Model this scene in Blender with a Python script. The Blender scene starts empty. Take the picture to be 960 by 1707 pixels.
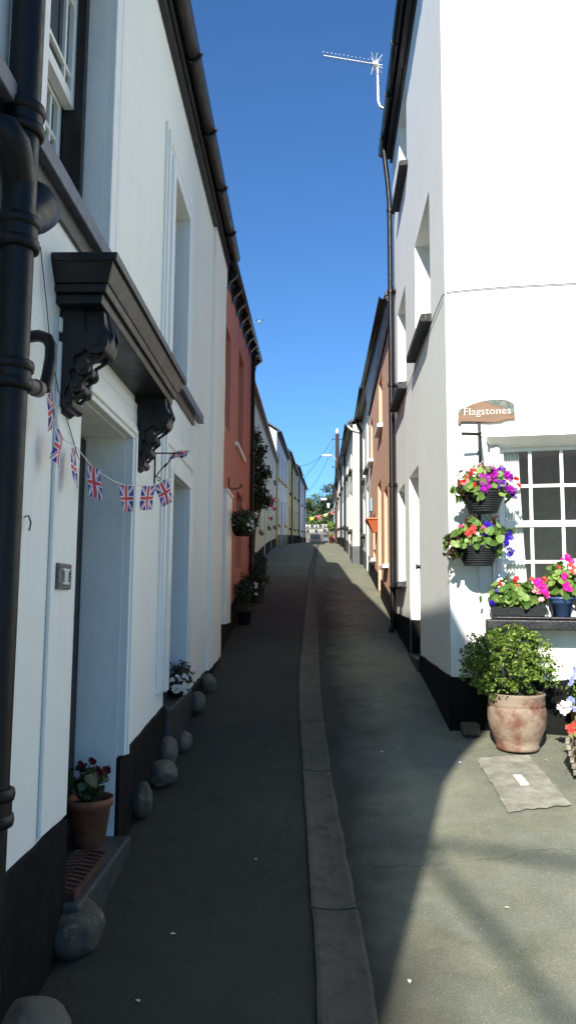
import bpy, bmesh, math, random
from mathutils import Vector, Matrix, noise
random.seed(7)
C = bpy.context.scene.collection
R_ = math.radians

# ------------------------------------------------------------------ terrain
GP = [(-60,-.9),(-30,-.6),(-4,-.12),(0,0),(2.4,.08),(3.66,.2),(6,.5),(8.95,.943),(10.9,1.22),(16,2.0),(18.7,2.32),(25,3.05),(32,3.72),(39,4.3),(60,5.95),(80,7.25),(105,8.9),(115,9.5),(130,10.0),(900,12.0)]
def lerp_table(T, y):
    if y <= T[0][0]: return T[0][1]
    for (a, b), (c, d) in zip(T, T[1:]):
        if y <= c: return b+(d-b)*(y-a)/(c-a)
    return T[-1][1]
def smooth(a, b, x):
    t = max(0, min(1, (x-a)/(b-a))); return t*t*(3-2*t)
def g0(y): return (lerp_table(GP, y-.6)+lerp_table(GP, y-.2)+lerp_table(GP, y+.2)+lerp_table(GP, y+.6))/4
def ground(x, y):
    z = g0(y) + .1*smooth(.3, 1.5, x)*(1-smooth(7, 10.5, y))*smooth(1.5, 5.2, y)
    return z

# ------------------------------------------------------------------ materials
def nt(name):
    m = bpy.data.materials.new(name); m.use_nodes = True
    t = m.node_tree; b = t.nodes['Principled BSDF']
    return m, t, b
def N(t, typ, **kw):
    n = t.nodes.new(typ)
    for k, v in kw.items():
        if k.startswith('i_'):
            n.inputs[k[2:].replace('_', ' ')].default_value = v
        else: setattr(n, k, v)
    return n
def noisetex(t, scale, detail=4, rough=.6, vec=None):
    n = N(t, 'ShaderNodeTexNoise'); n.inputs['Scale'].default_value = scale
    n.inputs['Detail'].default_value = detail; n.inputs['Roughness'].default_value = rough
    if vec: t.links.new(vec, n.inputs['Vector'])
    return n
def ramp(t, fac, stops):
    r = N(t, 'ShaderNodeValToRGB'); e = r.color_ramp.elements
    while len(e) > 1: e.remove(e[-1])
    e[0].position = stops[0][0]; e[0].color = (*stops[0][1], 1)
    for p, c in stops[1:]:
        x = e.new(p); x.color = (*c, 1)
    t.links.new(fac, r.inputs['Fac']); return r
def mix(t, fac, a, b, mode='MIX'):
    m = N(t, 'ShaderNodeMix', data_type='RGBA', blend_type=mode)
    for s, v in ((0, fac), (6, a), (7, b)):
        if hasattr(v, 'links') or isinstance(v, bpy.types.NodeSocket): t.links.new(v, m.inputs[s])
        else: m.inputs[s].default_value = v if s == 0 else (*v, 1)
    return m.outputs[2]
def bump(t, b, h, strength, dist=.01):
    n = N(t, 'ShaderNodeBump'); n.inputs['Strength'].default_value = strength; n.inputs['Distance'].default_value = dist
    t.links.new(h, n.inputs['Height']); t.links.new(n.outputs[0], b.inputs['Normal']); return n
def pos(t): return N(t, 'ShaderNodeTexCoord').outputs['Object']
def sc(c, k): return tuple(min(1, x*k) for x in c)

def render_mat(name, col, rough=.8, stain=.12, bmp=.35, streak=True, grime=(.35,.34,.3)):
    """painted masonry: hand-laid undulation, faint dirt streaks, fine grain"""
    m, t, b = nt(name); p = pos(t)
    big = noisetex(t, 1.1, 5, .6, p)
    c = ramp(t, big.outputs[0], [(.3, sc(col, .96)), (.7, sc(col, 1.02))]).outputs[0]
    if streak:
        mp = N(t, 'ShaderNodeMapping'); mp.inputs['Scale'].default_value = (5, 5, .35); t.links.new(p, mp.inputs[0])
        s = noisetex(t, 2.2, 6, .65, mp.outputs[0])
        r = ramp(t, s.outputs[0], [(.5, (0, 0, 0)), (.78, (stain, stain, stain))])
        c = mix(t, r.outputs[0], c, tuple(a*g for a, g in zip(col, (.62, .62, .56))))
        sp = noisetex(t, 28, 3, .5, p)
        r2 = ramp(t, sp.outputs[0], [(.70, (0, 0, 0)), (.78, (.35, .35, .35))])
        c = mix(t, r2.outputs[0], c, tuple(a*g for a, g in zip(col, (.6, .6, .58))))
    t.links.new(c, b.inputs['Base Color']); b.inputs['Roughness'].default_value = rough
    h1 = noisetex(t, 5, 3, .5, p); h2 = noisetex(t, 70, 4, .7, p)
    a = N(t, 'ShaderNodeMath', operation='MULTIPLY_ADD'); a.inputs[1].default_value = .12
    t.links.new(h2.outputs[0], a.inputs[0]); t.links.new(h1.outputs[0], a.inputs[2])
    bump(t, b, a.outputs[0], bmp, .03)
    return m
def plain(name, col, rough=.5, metal=0, var=.12, scale=14, bmp=.1, spec=None):
    m, t, b = nt(name); p = pos(t)
    n = noisetex(t, scale, 5, .65, p)
    c = ramp(t, n.outputs[0], [(.3, sc(col, 1-var)), (.7, sc(col, 1+var))])
    t.links.new(c.outputs[0], b.inputs['Base Color'])
    b.inputs['Metallic'].default_value = metal
    n2 = noisetex(t, scale*1.7, 6, .7, p); rr = N(t, 'ShaderNodeMapRange'); rr.inputs[1].default_value = .3; rr.inputs[2].default_value = .75
    rr.inputs[3].default_value = max(0, rough-.06); rr.inputs[4].default_value = min(1, rough+.22) if bmp else rough; t.links.new(n2.outputs[0], rr.inputs[0]); t.links.new(rr.outputs[0], b.inputs['Roughness'])
    if spec is not None: b.inputs['Specular IOR Level'].default_value = spec
    if bmp: bump(t, b, n.outputs[0], bmp, .01)
    return m
def two(name, c1, c2, scale=6, rough=.8, lo=.42, hi=.6, bmp=.3, bscale=None, detail=8, spec=.35):
    m, t, b = nt(name); p = pos(t)
    n = noisetex(t, scale, detail, .65, p)
    c = ramp(t, n.outputs[0], [(lo, c1), (hi, c2)])
    t.links.new(c.outputs[0], b.inputs['Base Color']); b.inputs['Roughness'].default_value = rough; b.inputs['Specular IOR Level'].default_value = spec
    n2 = noisetex(t, bscale or scale*4, 6, .7, p); bump(t, b, n2.outputs[0], bmp, .015)
    return m
def leafmat(name, c1, c2, c3, trans=.25):
    m, t, b = nt(name)
    geo = N(t, 'ShaderNodeNewGeometry')
    c = ramp(t, geo.outputs['Random Per Island'], [(0, c1), (.5, c2), (1, c3)])
    t.links.new(c.outputs[0], b.inputs['Base Color']); b.inputs['Roughness'].default_value = .45
    b.inputs['Specular IOR Level'].default_value = .35
    tr = N(t, 'ShaderNodeBsdfTranslucent'); t.links.new(c.outputs[0], tr.inputs[0])
    mx = N(t, 'ShaderNodeMixShader'); mx.inputs[0].default_value = trans
    out = t.nodes['Material Output']
    t.links.new(b.outputs[0], mx.inputs[1]); t.links.new(tr.outputs[0], mx.inputs[2]); t.links.new(mx.outputs[0], out.inputs[0])
    return m

M = {}
M['white'] = render_mat('white_masonry_paint', (.82, .82, .765), .75, .2, .4)
M['white2'] = render_mat('white_wall_paint', (.82, .825, .765), .7, .12, .10)
M['trim'] = plain('white_gloss_trim', (.80, .80, .75), .35, 0, .03, 8, .06)
M['salmon'] = render_mat('terracotta_wall_paint', (.50, .185, .13), .8, .35)
M['orange'] = render_mat('apricot_wall_paint', (.64, .38, .25), .8, .3)
M['apricot_trim'] = plain('pale_apricot_paint', (.78, .5, .3), .5, 0, .04)
M['cream'] = render_mat('cream_wall_paint', (.80, .76, .61), .8, .25)
M['ivory'] = render_mat('ivory_wall_paint', (.80, .78, .66), .8, .2)
M['yellowcream'] = render_mat('straw_wall_paint', (.70, .62, .36), .8, .25)
M['bluewhite'] = render_mat('ice_white_wall_paint', (.74, .78, .82), .8, .2)
M['paleblue'] = render_mat('pale_blue_wall_paint', (.48, .62, .80), .8, .2)
M['greywall'] = render_mat('pale_grey_wall_paint', (.62, .63, .60), .8, .3)
M['blackpaint'] = plain('black_gloss_paint', (.006, .006, .007), .33, 0, .3, 6, .12)
M['plinth'] = two('black_plinth_paint', (.005, .0055, .005), (.014, .015, .013), 9, .85, .4, .75, .5, 40, spec=.15)
M['plinth2'] = two('dark_grey_plinth_paint', (.07, .075, .08), (.11, .115, .12), 6, .6, .4, .7, .4, 40)
M['castiron'] = plain('black_painted_iron', (.006, .006, .006), .38, 0, .3, 10, .25, .28)
M['slate'] = two('slate', (.035, .038, .045), (.075, .08, .09), 5, .5, .4, .7, .3)
M['slatesill'] = two('grey_painted_sill', (.09, .10, .13), (.15, .16, .2), 12, .45, .4, .7, .2)
M['sillR'] = two('weathered_black_sill', (.02, .02, .022), (.14, .14, .13), 45, .6, .45, .75, .8, 70)
M['darkglass'] = plain('window_glass_dark', (.02, .024, .028), .06, 0, .2, 2, .0)
M['curtain'] = plain('white_net_curtain', (.80, .80, .77), .9, 0, .04, 20, .1)
M['bulb'] = plain('lamp_glass_white', (.72, .74, .75), .25, 0, .05)
M['blackdoor'] = plain('black_door_paint', (.008, .009, .010), .5, 0, .2, 3, .05)
M['terracotta'] = two('terracotta_clay', (.20, .075, .04), (.28, .13, .075), 7, .8, .4, .62, .2)
M['oldclay'] = two('limed_terracotta_clay', (.15, .065, .038), (.27, .21, .155), 5.5, .85, .40, .56, .3)
M['stone'] = two('grey_beach_stone', (.085, .075, .053), (.155, .14, .105), 9, .75, .35, .7, .5)
M['lichen'] = two('lichened_stone', (.078, .07, .05), (.26, .24, .18), 17, .85, .56, .68, .6)
M['step'] = two('slate_doorstep', (.03, .032, .03), (.07, .072, .068), 6, .5, .4, .7, .3)
M['rust'] = two('rusty_iron', (.05, .03, .022), (.12, .06, .035), 30, .7)
M['steel'] = plain('galvanised_steel', (.62, .62, .62), .35, .8, .1, 20, .05)
M['wood'] = two('weathered_pole_timber', (.035, .02, .019), (.06, .036, .032), 12, .8)
M['soil'] = two('potting_soil', (.015, .012, .009), (.04, .03, .02), 60, .95)
M['bluepot'] = plain('blue_glazed_pot', (.045, .085, .2), .3, 0, .25, 12, .1)
M['blackpot'] = two('black_woven_resin', (.008, .009, .010), (.02, .022, .024), 40, .6, .4, .7, .4)
M['wicker'] = two('weathered_grey_timber', (.16, .14, .10), (.34, .31, .24), 18, .85)
M['slab'] = two('pale_concrete_slab', (.20, .19, .15), (.36, .34, .275), 7, .85, .38, .64, .5)
M['slabwhite'] = two('white_cement_patch', (.6, .58, .5), (.72, .70, .62), 20, .8)
M['yellowpipe'] = plain('mustard_pipe_paint', (.60, .36, .03), .4, 0, .08)
M['pvc'] = plain('white_plastic_pipe', (.72, .72, .70), .35, 0, .04)
M['greyplastic'] = two('grey_brown_plastic_pipe', (.14, .10, .09), (.24, .18, .16), 6, .45)
M['cable'] = plain('black_cable', (.015, .015, .016), .5, 0, .1)
M['rope'] = plain('white_nylon_string', (.7, .7, .68), .6, 0, .05)
M['roadpaint'] = plain('white_road_paint', (.75, .75, .72), .7, 0, .1)
M['stonewall'] = two('rubble_stone_wall', (.05, .046, .04), (.19, .17, .145), 2.2, .9, .38, .62, .8, 6)
M['bark'] = two('tree_bark', (.05, .04, .03), (.11, .09, .07), 8, .9)
M['leaf_box'] = leafmat('shrub_leaves', (.025, .06, .012), (.11, .19, .028), (.32, .40, .07))
M['leaf_ger'] = leafmat('geranium_leaves', (.07, .15, .03), (.15, .27, .055), (.28, .38, .10))
M['leaf_dark'] = leafmat('dark_leaves', (.012, .022, .010), (.025, .045, .017), (.05, .075, .028))
M['leaf_bronze'] = leafmat('bronze_leaves', (.05, .02, .015), (.10, .05, .03), (.09, .12, .04))
M['leaf_tree'] = leafmat('tree_leaves', (.05, .085, .02), (.10, .15, .035), (.17, .22, .06))
M['leaf_tree2'] = leafmat('dark_tree_leaves', (.03, .06, .025), (.06, .10, .04), (.10, .14, .055))
def petal(n, c, v=.15):
    return leafmat(n, sc(c, 1-v), c, sc(c, 1+v), .3)
M['p_magenta'] = petal('magenta_petals', (.40, .015, .36)); M['p_purple'] = petal('purple_petals', (.15, .015, .32))
M['p_violet'] = petal('violet_blue_petals', (.05, .015, .42)); M['p_red'] = petal('red_petals', (.75, .015, .02))
M['p_pink'] = petal('pink_petals', (.85, .08, .30)); M['p_coral'] = petal('coral_petals', (.85, .10, .08))
M['p_white'] = petal('white_petals', (.85, .84, .78), .04); M['p_yellow'] = petal('yellow_petals', (.8, .6, .05))
M['p_brightpink'] = petal('bright_pink_petals', (.9, .02, .38)); M['p_blush'] = petal('blush_petals', (.8, .45, .42))
M['p_lightblue'] = petal('light_blue_petals', (.35, .40, .85))
M['carblack'] = plain('black_car_paint', (.012, .013, .015), .2, 0, .05, 3, 0)
M['carsilver'] = plain('silver_car_paint', (.16, .17, .19), .3, .5, .05, 3, 0)
M['tyre'] = plain('tyre_rubber', (.015, .015, .015), .8)
M['redlamp'] = plain('red_lamp_lens', (.12, .01, .01), .2)
M['lampgrey'] = plain('grey_lamp_housing', (.45, .46, .47), .4)

# glazing that can be seen through
m, t, b = nt('window_glass_clear'); out = t.nodes['Material Output']; t.nodes.remove(b)
tr = N(t, 'ShaderNodeBsdfTransparent'); tr.inputs[0].default_value = (.94, .95, .94, 1)
gl = N(t, 'ShaderNodeBsdfGlossy'); gl.inputs['Roughness'].default_value = .02; gl.inputs[0].default_value = (.8, .8, .8, 1)
fr = N(t, 'ShaderNodeFresnel'); fr.inputs[0].default_value = 1.5
ad = N(t, 'ShaderNodeMath', operation='MULTIPLY'); ad.inputs[1].default_value = .3; t.links.new(fr.outputs[0], ad.inputs[0])
mx = N(t, 'ShaderNodeMixShader'); t.links.new(ad.outputs[0], mx.inputs[0]); t.links.new(tr.outputs[0], mx.inputs[1]); t.links.new(gl.outputs[0], mx.inputs[2]); t.links.new(mx.outputs[0], out.inputs[0])
M['glass'] = m

# asphalt: aggregate speckle, patches, scuffs
m, t, b = nt('worn_asphalt'); p = pos(t)
n1 = noisetex(t, .55, 6, .6, p); n2 = noisetex(t, 160, 3, .7, p); n3 = noisetex(t, 6, 8, .7, p)
c = ramp(t, n1.outputs[0], [(.3, (.026, .027, .019)), (.7, (.039, .039, .029))]).outputs[0]
c = mix(t, ramp(t, n3.outputs[0], [(.35, (0, 0, 0)), (.75, (.55, .55, .55))]).outputs[0], c, (.05, .05, .043))
c = mix(t, ramp(t, n2.outputs[0], [(.56, (0, 0, 0)), (.70, (.7, .7, .7))]).outputs[0], c, (.085, .085, .075))
c = mix(t, ramp(t, n2.outputs[0], [(.30, (.6, .6, .6)), (.44, (0, 0, 0))]).outputs[0], c, (.010, .011, .010))
vo = N(t, 'ShaderNodeTexVoronoi'); vo.inputs['Scale'].default_value = 3.2; t.links.new(p, vo.inputs['Vector'])
c = mix(t, ramp(t, vo.outputs['Distance'], [(.022, (.9, .9, .9)), (.04, (0, 0, 0))]).outputs[0], c, (.2, .2, .18))
# sun and shade put into the colour: forecourt and far road paler, alley darker
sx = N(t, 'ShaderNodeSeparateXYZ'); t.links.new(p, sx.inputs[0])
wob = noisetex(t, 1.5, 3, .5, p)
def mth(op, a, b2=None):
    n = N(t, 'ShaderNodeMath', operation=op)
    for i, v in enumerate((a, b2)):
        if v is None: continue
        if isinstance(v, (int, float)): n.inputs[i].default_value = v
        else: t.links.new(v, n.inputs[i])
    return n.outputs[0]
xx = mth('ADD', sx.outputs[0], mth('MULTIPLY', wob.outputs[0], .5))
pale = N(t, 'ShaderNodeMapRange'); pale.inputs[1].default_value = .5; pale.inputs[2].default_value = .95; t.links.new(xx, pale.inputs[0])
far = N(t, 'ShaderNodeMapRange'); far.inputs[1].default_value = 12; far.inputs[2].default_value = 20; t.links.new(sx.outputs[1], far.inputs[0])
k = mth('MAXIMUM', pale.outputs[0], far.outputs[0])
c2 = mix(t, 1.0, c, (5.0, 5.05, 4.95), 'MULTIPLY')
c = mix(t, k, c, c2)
bl = noisetex(t, 2.1, 5, .7, p); c = mix(t, ramp(t, bl.outputs[0], [(.42, (0, 0, 0)), (.62, (.55, .55, .55))]).outputs[0], c, mix(t, 1.0, c, (1.32, 1.26, 1.08), 'MULTIPLY'))
b3 = noisetex(t, 1.3, 7, .75, N(t, 'ShaderNodeTexCoord').outputs['Generated']); b4 = noisetex(t, .9, 8, .72, p)
c = mix(t, ramp(t, b4.outputs[0], [(.36, (.6, .6, .6)), (.47, (0, 0, 0))]).outputs[0], c, mix(t, 1.0, c, (.62, .66, .62), 'MULTIPLY'))
wv = noisetex(t, 3, 4, .6, p); av = N(t, 'ShaderNodeVectorMath', operation='MULTIPLY_ADD'); av.inputs[1].default_value = (.35, .35, 0); t.links.new(wv.outputs[1], av.inputs[0]); t.links.new(p, av.inputs[2])
vc = N(t, 'ShaderNodeTexVoronoi', feature='DISTANCE_TO_EDGE'); vc.inputs['Scale'].default_value = .42; t.links.new(av.outputs[0], vc.inputs['Vector'])
c = mix(t, ramp(t, vc.outputs['Distance'], [(.001, (.35, .35, .35)), (.003, (0, 0, 0))]).outputs[0], c, (.012, .012, .01))
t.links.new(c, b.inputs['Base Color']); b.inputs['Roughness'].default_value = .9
b.inputs['Specular IOR Level'].default_value = .25
bump(t, b, mix(t, .5, n2.outputs[0], n3.outputs[0]), .55, .012)
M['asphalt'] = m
# channel concrete
m, t, b = nt('channel_concrete'); p = pos(t)
n1 = noisetex(t, 2.5, 6, .65, p); n2 = noisetex(t, 120, 3, .7, p)
c = ramp(t, n1.outputs[0], [(.3, (.066, .058, .038)), (.7, (.098, .086, .06))]).outputs[0]
n5 = noisetex(t, 11, 7, .75, p); c = mix(t, ramp(t, n5.outputs[0], [(.48, (0, 0, 0)), (.62, (.75, .75, .75))]).outputs[0], c, (.036, .033, .024)); c = mix(t, ramp(t, n2.outputs[0], [(.6, (0, 0, 0)), (.7, (.6, .6, .6))]).outputs[0], c, (.13, .12, .1))
c = mix(t, ramp(t, n2.outputs[0], [(.3, (.6, .6, .6)), (.42, (0, 0, 0))]).outputs[0], c, (.02, .02, .017))
t.links.new(c, b.inputs['Base Color']); b.inputs['Roughness'].default_value = .85
bump(t, b, n2.outputs[0], .5, .008); M['channel'] = m

# union flag cloth from its UV map
m, t, b = nt('union_flag_cloth')
uv = N(t, 'ShaderNodeUVMap'); s = N(t, 'ShaderNodeSeparateXYZ'); t.links.new(uv.outputs[0], s.inputs[0])
def mm(op, a, b2=None):
    n = N(t, 'ShaderNodeMath', operation=op)
    for i, v in enumerate((a, b2)):
        if v is None: continue
        if isinstance(v, (int, float)): n.inputs[i].default_value = v
        else: t.links.new(v, n.inputs[i])
    return n.outputs[0]
x = mm('MULTIPLY', mm('SUBTRACT', s.outputs[0], .5), 2); y = mm('MULTIPLY', mm('SUBTRACT', s.outputs[1], .5), 1.2)
ax = mm('ABSOLUTE', x); ay = mm('ABSOLUTE', y); cm = mm('MINIMUM', ax, ay)
d = mm('SUBTRACT', ay, mm('MULTIPLY', ax, .6)); d = mm('DIVIDE', d, 1.166)
sd = mm('MULTIPLY', d, mm('SIGN', mm('MULTIPLY', x, y)))
whiteS = mm('LESS_THAN', mm('ABSOLUTE', d), .1)
redS = mm('MULTIPLY', mm('LESS_THAN', sd, .0), mm('GREATER_THAN', sd, -.062))
c = mix(t, whiteS, (.045, .06, .30), (.88, .86, .86)); c = mix(t, redS, c, (.74, .08, .09))
c = mix(t, mm('LESS_THAN', cm, .2), c, (.88, .86, .86)); c = mix(t, mm('LESS_THAN', cm, .12), c, (.74, .08, .09))
t.links.new(c, b.inputs['Base Color']); b.inputs['Roughness'].default_value = .6
tr = N(t, 'ShaderNodeBsdfTranslucent'); t.links.new(c, tr.inputs[0]); mx = N(t, 'ShaderNodeMixShader'); mx.inputs[0].default_value = .3
t.links.new(b.outputs[0], mx.inputs[1]); t.links.new(tr.outputs[0], mx.inputs[2]); t.links.new(mx.outputs[0], t.nodes['Material Output'].inputs[0])
M['flag'] = m
# routed wooden sign
m, t, b = nt('varnished_board_with_bark'); p = pos(t)
mp = N(t, 'ShaderNodeMapping'); mp.inputs['Scale'].default_value = (2.5, 2.5, 16); t.links.new(p, mp.inputs[0])
w = noisetex(t, 2, 6, .6, mp.outputs[0])
c = ramp(t, w.outputs[0], [(.3, (.11, .05, .018)), (.7, (.21, .10, .04))]).outputs[0]
sz = N(t, 'ShaderNodeSeparateXYZ'); t.links.new(p, sz.inputs[0])
w2 = noisetex(t, 7, 4, .6, p)
M['signwood'] = m; t.links.new(c, b.inputs['Base Color']); b.inputs['Roughness'].default_value = .55
M['signgrey'] = two('weathered_grey_bark', (.10, .115, .10), (.19, .21, .175), 25, .8)
M['signletter'] = plain('cream_lettering', (.62, .60, .52), .5)

# ------------------------------------------------------------------ mesh helpers
class MB:
    def __init__(s): s.v = []; s.f = []; s.sm = []; s.mi = []
    def add(s, vs, fs, smooth=False, mi=0):
        o = len(s.v); s.v += [tuple(v) for v in vs]
        for f in fs: s.f.append([i+o for i in f]); s.sm.append(smooth); s.mi.append(mi)
    def hexa(s, p, mi=0):  # 8 points: bottom 4 (ccw), top 4
        s.add(p, [(0,3,2,1),(4,5,6,7),(0,1,5,4),(1,2,6,5),(2,3,7,6),(3,0,4,7)], False, mi)
    def box(s, x0, x1, y0, y1, z0, z1, P=None, mi=0):
        P = P or (lambda a, b, c: (a, b, c))
        s.hexa([P(x0,y0,z0),P(x1,y0,z0),P(x1,y1,z0),P(x0,y1,z0),P(x0,y0,z1),P(x1,y0,z1),P(x1,y1,z1),P(x0,y1,z1)], mi)
    def taper(s, a, za, b, zb, P=None):  # a=(x0,x1,y0,y1) rectangles at two heights
        P = P or (lambda a, b, c: (a, b, c))
        s.hexa([P(a[0],a[2],za),P(a[1],a[2],za),P(a[1],a[3],za),P(a[0],a[3],za),P(b[0],b[2],zb),P(b[1],b[2],zb),P(b[1],b[3],zb),P(b[0],b[3],zb)])
    def tube(s, pts, r, n=10, cap=True, mi=0):
        pts = [Vector(p) for p in pts]; rs = r if isinstance(r, (list, tuple)) else [r]*len(pts)
        rings = []; up = None
        for i, p in enumerate(pts):
            d = (pts[min(i+1, len(pts)-1)]-pts[max(i-1, 0)]).normalized()
            if up is None: up = d.orthogonal().normalized()
            a = (up-d*up.dot(d)); a = a.normalized() if a.length > 1e-6 else d.orthogonal().normalized()
            up = a; b = d.cross(a)
            rings.append([p+(a*math.cos(2*math.pi*k/n)+b*math.sin(2*math.pi*k/n))*rs[i] for k in range(n)])
        vs = [v for rg in rings for v in rg]; fs = []
        for i in range(len(pts)-1):
            for k in range(n):
                k2 = (k+1) % n; fs.append((i*n+k, i*n+k2, (i+1)*n+k2, (i+1)*n+k))
        s.add(vs, fs, True, mi)
        if cap:
            s.add(rings[0], [tuple(range(n))[::-1]], False, mi); s.add(rings[-1], [tuple(range(n))], False, mi)
    def lathe(s, c, prof, n=24, mi=0, sx=1, sy=1):
        vs = []; fs = []
        for r, z in prof:
            for k in range(n):
                a = 2*math.pi*k/n; vs.append((c[0]+r*math.cos(a)*sx, c[1]+r*math.sin(a)*sy, c[2]+z))
        for i in range(len(prof)-1):
            for k in range(n):
                k2 = (k+1) % n; fs.append((i*n+k, i*n+k2, (i+1)*n+k2, (i+1)*n+k))
        s.add(vs, fs, True, mi)
    def disc(s, c, r, n=20, mi=0):
        s.add([(c[0]+r*math.cos(2*math.pi*k/n), c[1]+r*math.sin(2*math.pi*k/n), c[2]) for k in range(n)], [tuple(range(n))], False, mi)
    def prism(s, poly, s0, s1, P, mi=0):  # poly in (o,z), extruded along s
        n = len(poly); vs = [P(s0, o, z) for o, z in poly]+[P(s1, o, z) for o, z in poly]
        s.add(vs, [tuple(range(n))[::-1], tuple(range(n, 2*n))]+[(i, (i+1) % n, n+(i+1) % n, n+i) for i in range(n)], False, mi)

def root(name, loc, label, cat, group=None, kind=None):
    o = bpy.data.objects.new(name, None); C.objects.link(o); o.location = loc; o.empty_display_size = .2
    return tag(o, label, cat, group, kind)
def tag(o, label, cat, group=None, kind=None):
    o['label'] = label; o['category'] = cat
    if group: o['group'] = group
    if kind: o['kind'] = kind
    return o
def origin_of(o):
    v = Vector(o.location)
    while o.parent: o = o.parent; v += Vector(o.location)
    return v
def obj(name, mb, mat, parent=None, loc=None, label=None, bevel=0, merge=False, recalc=True, subsurf=0, segs=2):
    me = bpy.data.meshes.new(name)
    base = Vector(loc) if loc is not None else (origin_of(parent) if parent else Vector((0, 0, 0)))
    me.from_pydata([tuple(Vector(v)-base) for v in mb.v], [], mb.f)
    for i, p in enumerate(me.polygons): p.use_smooth = mb.sm[i]; p.material_index = mb.mi[i]
    for mt in (mat if isinstance(mat, (list, tuple)) else [mat]): me.materials.append(mt)
    if merge or recalc:
        b = bmesh.new(); b.from_mesh(me)
        if merge: bmesh.ops.remove_doubles(b, verts=b.verts, dist=.0004)
        if recalc: bmesh.ops.recalc_face_normals(b, faces=b.faces)
        b.to_mesh(me); b.free()
    o = bpy.data.objects.new(name, me); C.objects.link(o)
    if parent is not None:
        o.parent = parent
        if loc is not None: o.location = base-origin_of(parent)
    elif loc is not None: o.location = base
    if label: o['label'] = label
    if bevel:
        md = o.modifiers.new('bevel', 'BEVEL'); md.width = bevel; md.segments = segs; md.limit_method = 'ANGLE'; md.angle_limit = R_(40)
        md.harden_normals = False
    if subsurf:
        md = o.modifiers.new('sub', 'SUBSURF'); md.levels = subsurf; md.render_levels = subsurf
    return o
def struct(name, mb, mat, **kw):
    o = obj(name, mb, mat, **kw); o['kind'] = 'structure'; return o
def dup(r, loc, rot=None, label=None):
    c = r.copy(); C.objects.link(c); c.location = loc
    if rot is not None: c.rotation_euler = rot
    if label: c['label'] = label
    for ch in list(r.children):
        d = ch.copy(); C.objects.link(d); d.parent = c
        for g in list(ch.children):
            e = g.copy(); C.objects.link(e); e.parent = d
    return c

def frame2(p0, p1, side):
    """local frame on a facade: s along it, o out of it, z up"""
    t = Vector((p1[0]-p0[0], p1[1]-p0[1])).normalized()
    n = Vector((t.y, -t.x)) if side < 0 else Vector((-t.y, t.x))
    return lambda s, o, z: (p0[0]+t.x*s+n.x*o, p0[1]+t.y*s+n.y*o, z)

def wall_panel(mb, P, L, zb, zt0, zt1, ops, depth):
    """facade sheet with real openings; ops = (s0,s1,z0,z1)"""
    ss = sorted({0, L}|{a for o in ops for a in o[:2]}); zlow = min(zt0, zt1)-.001
    zs = sorted({zb, zlow}|{a for o in ops for a in o[2:4] if a < zlow})
    top = lambda s: zt0+(zt1-zt0)*s/L
    for a, b in zip(ss, ss[1:]):
        for c, d in zip(zs, zs[1:]):
            sm_, zm = (a+b)/2, (c+d)/2
            if any(o[0] < sm_ < o[1] and o[2] < zm < o[3] for o in ops): continue
            mb.add([P(a,0,c),P(b,0,c),P(b,0,d),P(a,0,d)], [(0,1,2,3)])
        mb.add([P(a,0,zlow),P(b,0,zlow),P(b,0,top(b)),P(a,0,top(a))], [(0,1,2,3)])
    for o in ops:
        a, b, c, d = o[:4]
        sS = [a]+[x for x in ss if a < x < b]+[b]; zS = [c]+[x for x in zs if c < x < d]+[d]
        for z in (c, d):
            for p, q in zip(sS, sS[1:]): mb.add([P(p,0,z),P(q,0,z),P(q,-depth,z),P(p,-depth,z)], [(0,1,2,3)])
        for s in (a, b):
            for p, q in zip(zS, zS[1:]): mb.add([P(s,0,p),P(s,0,q),P(s,-depth,q),P(s,-depth,p)], [(0,1,2,3)])

def window(P, s0, s1, z0, z1, o, parent, fmat, gmat, xs=(), zs=(), fw=.05, bw=.025, meet=None, th=.05, bev=.004, label=None):
    """frame + glazing bars, pane is its child"""
    mb = MB()
    mb.box(s0, s0+fw, o-th, o, z0, z1, P); mb.box(s1-fw, s1, o-th, o, z0, z1, P)
    mb.box(s0+fw, s1-fw, o-th, o-.001, z0, z0+fw*1.3, P); mb.box(s0+fw, s1-fw, o-th, o-.001, z1-fw, z1, P)
    if meet: mb.box(s0+fw, s1-fw, o-th+.004, o+.004, meet-.025, meet+.025, P)
    for z in zs: mb.box(s0+fw, s1-fw, o-th*.75, o-.006, z-bw/2, z+bw/2, P)
    for x in xs: mb.box(x-bw/2, x+bw/2, o-th*.75-.002, o-.009, z0+fw*1.3, z1-fw, P)
    f = obj('window', mb, fmat, parent, bevel=bev, label=label)
    pb = MB(); pb.box(s0+fw*.5, s1-fw*.5, o-th*.62, o-th*.5, z0+fw*.5, z1-fw*.5, P)
    obj('pane', pb, gmat, f)
    return f
def sill(P, s0, s1, z0, z1, o0, o1, parent, mat, bev=.01, label=None):
    mb = MB(); mb.hexa([P(s0,o0,z0),P(s1,o0,z0),P(s1,o1,z0),P(s0,o1,z0),P(s0,o0,z1),P(s1,o0,z1),P(s1,o1,z1-.012),P(s0,o1,z1-.012)])
    return obj('sill', mb, mat, parent, bevel=bev, label=label)
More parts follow.
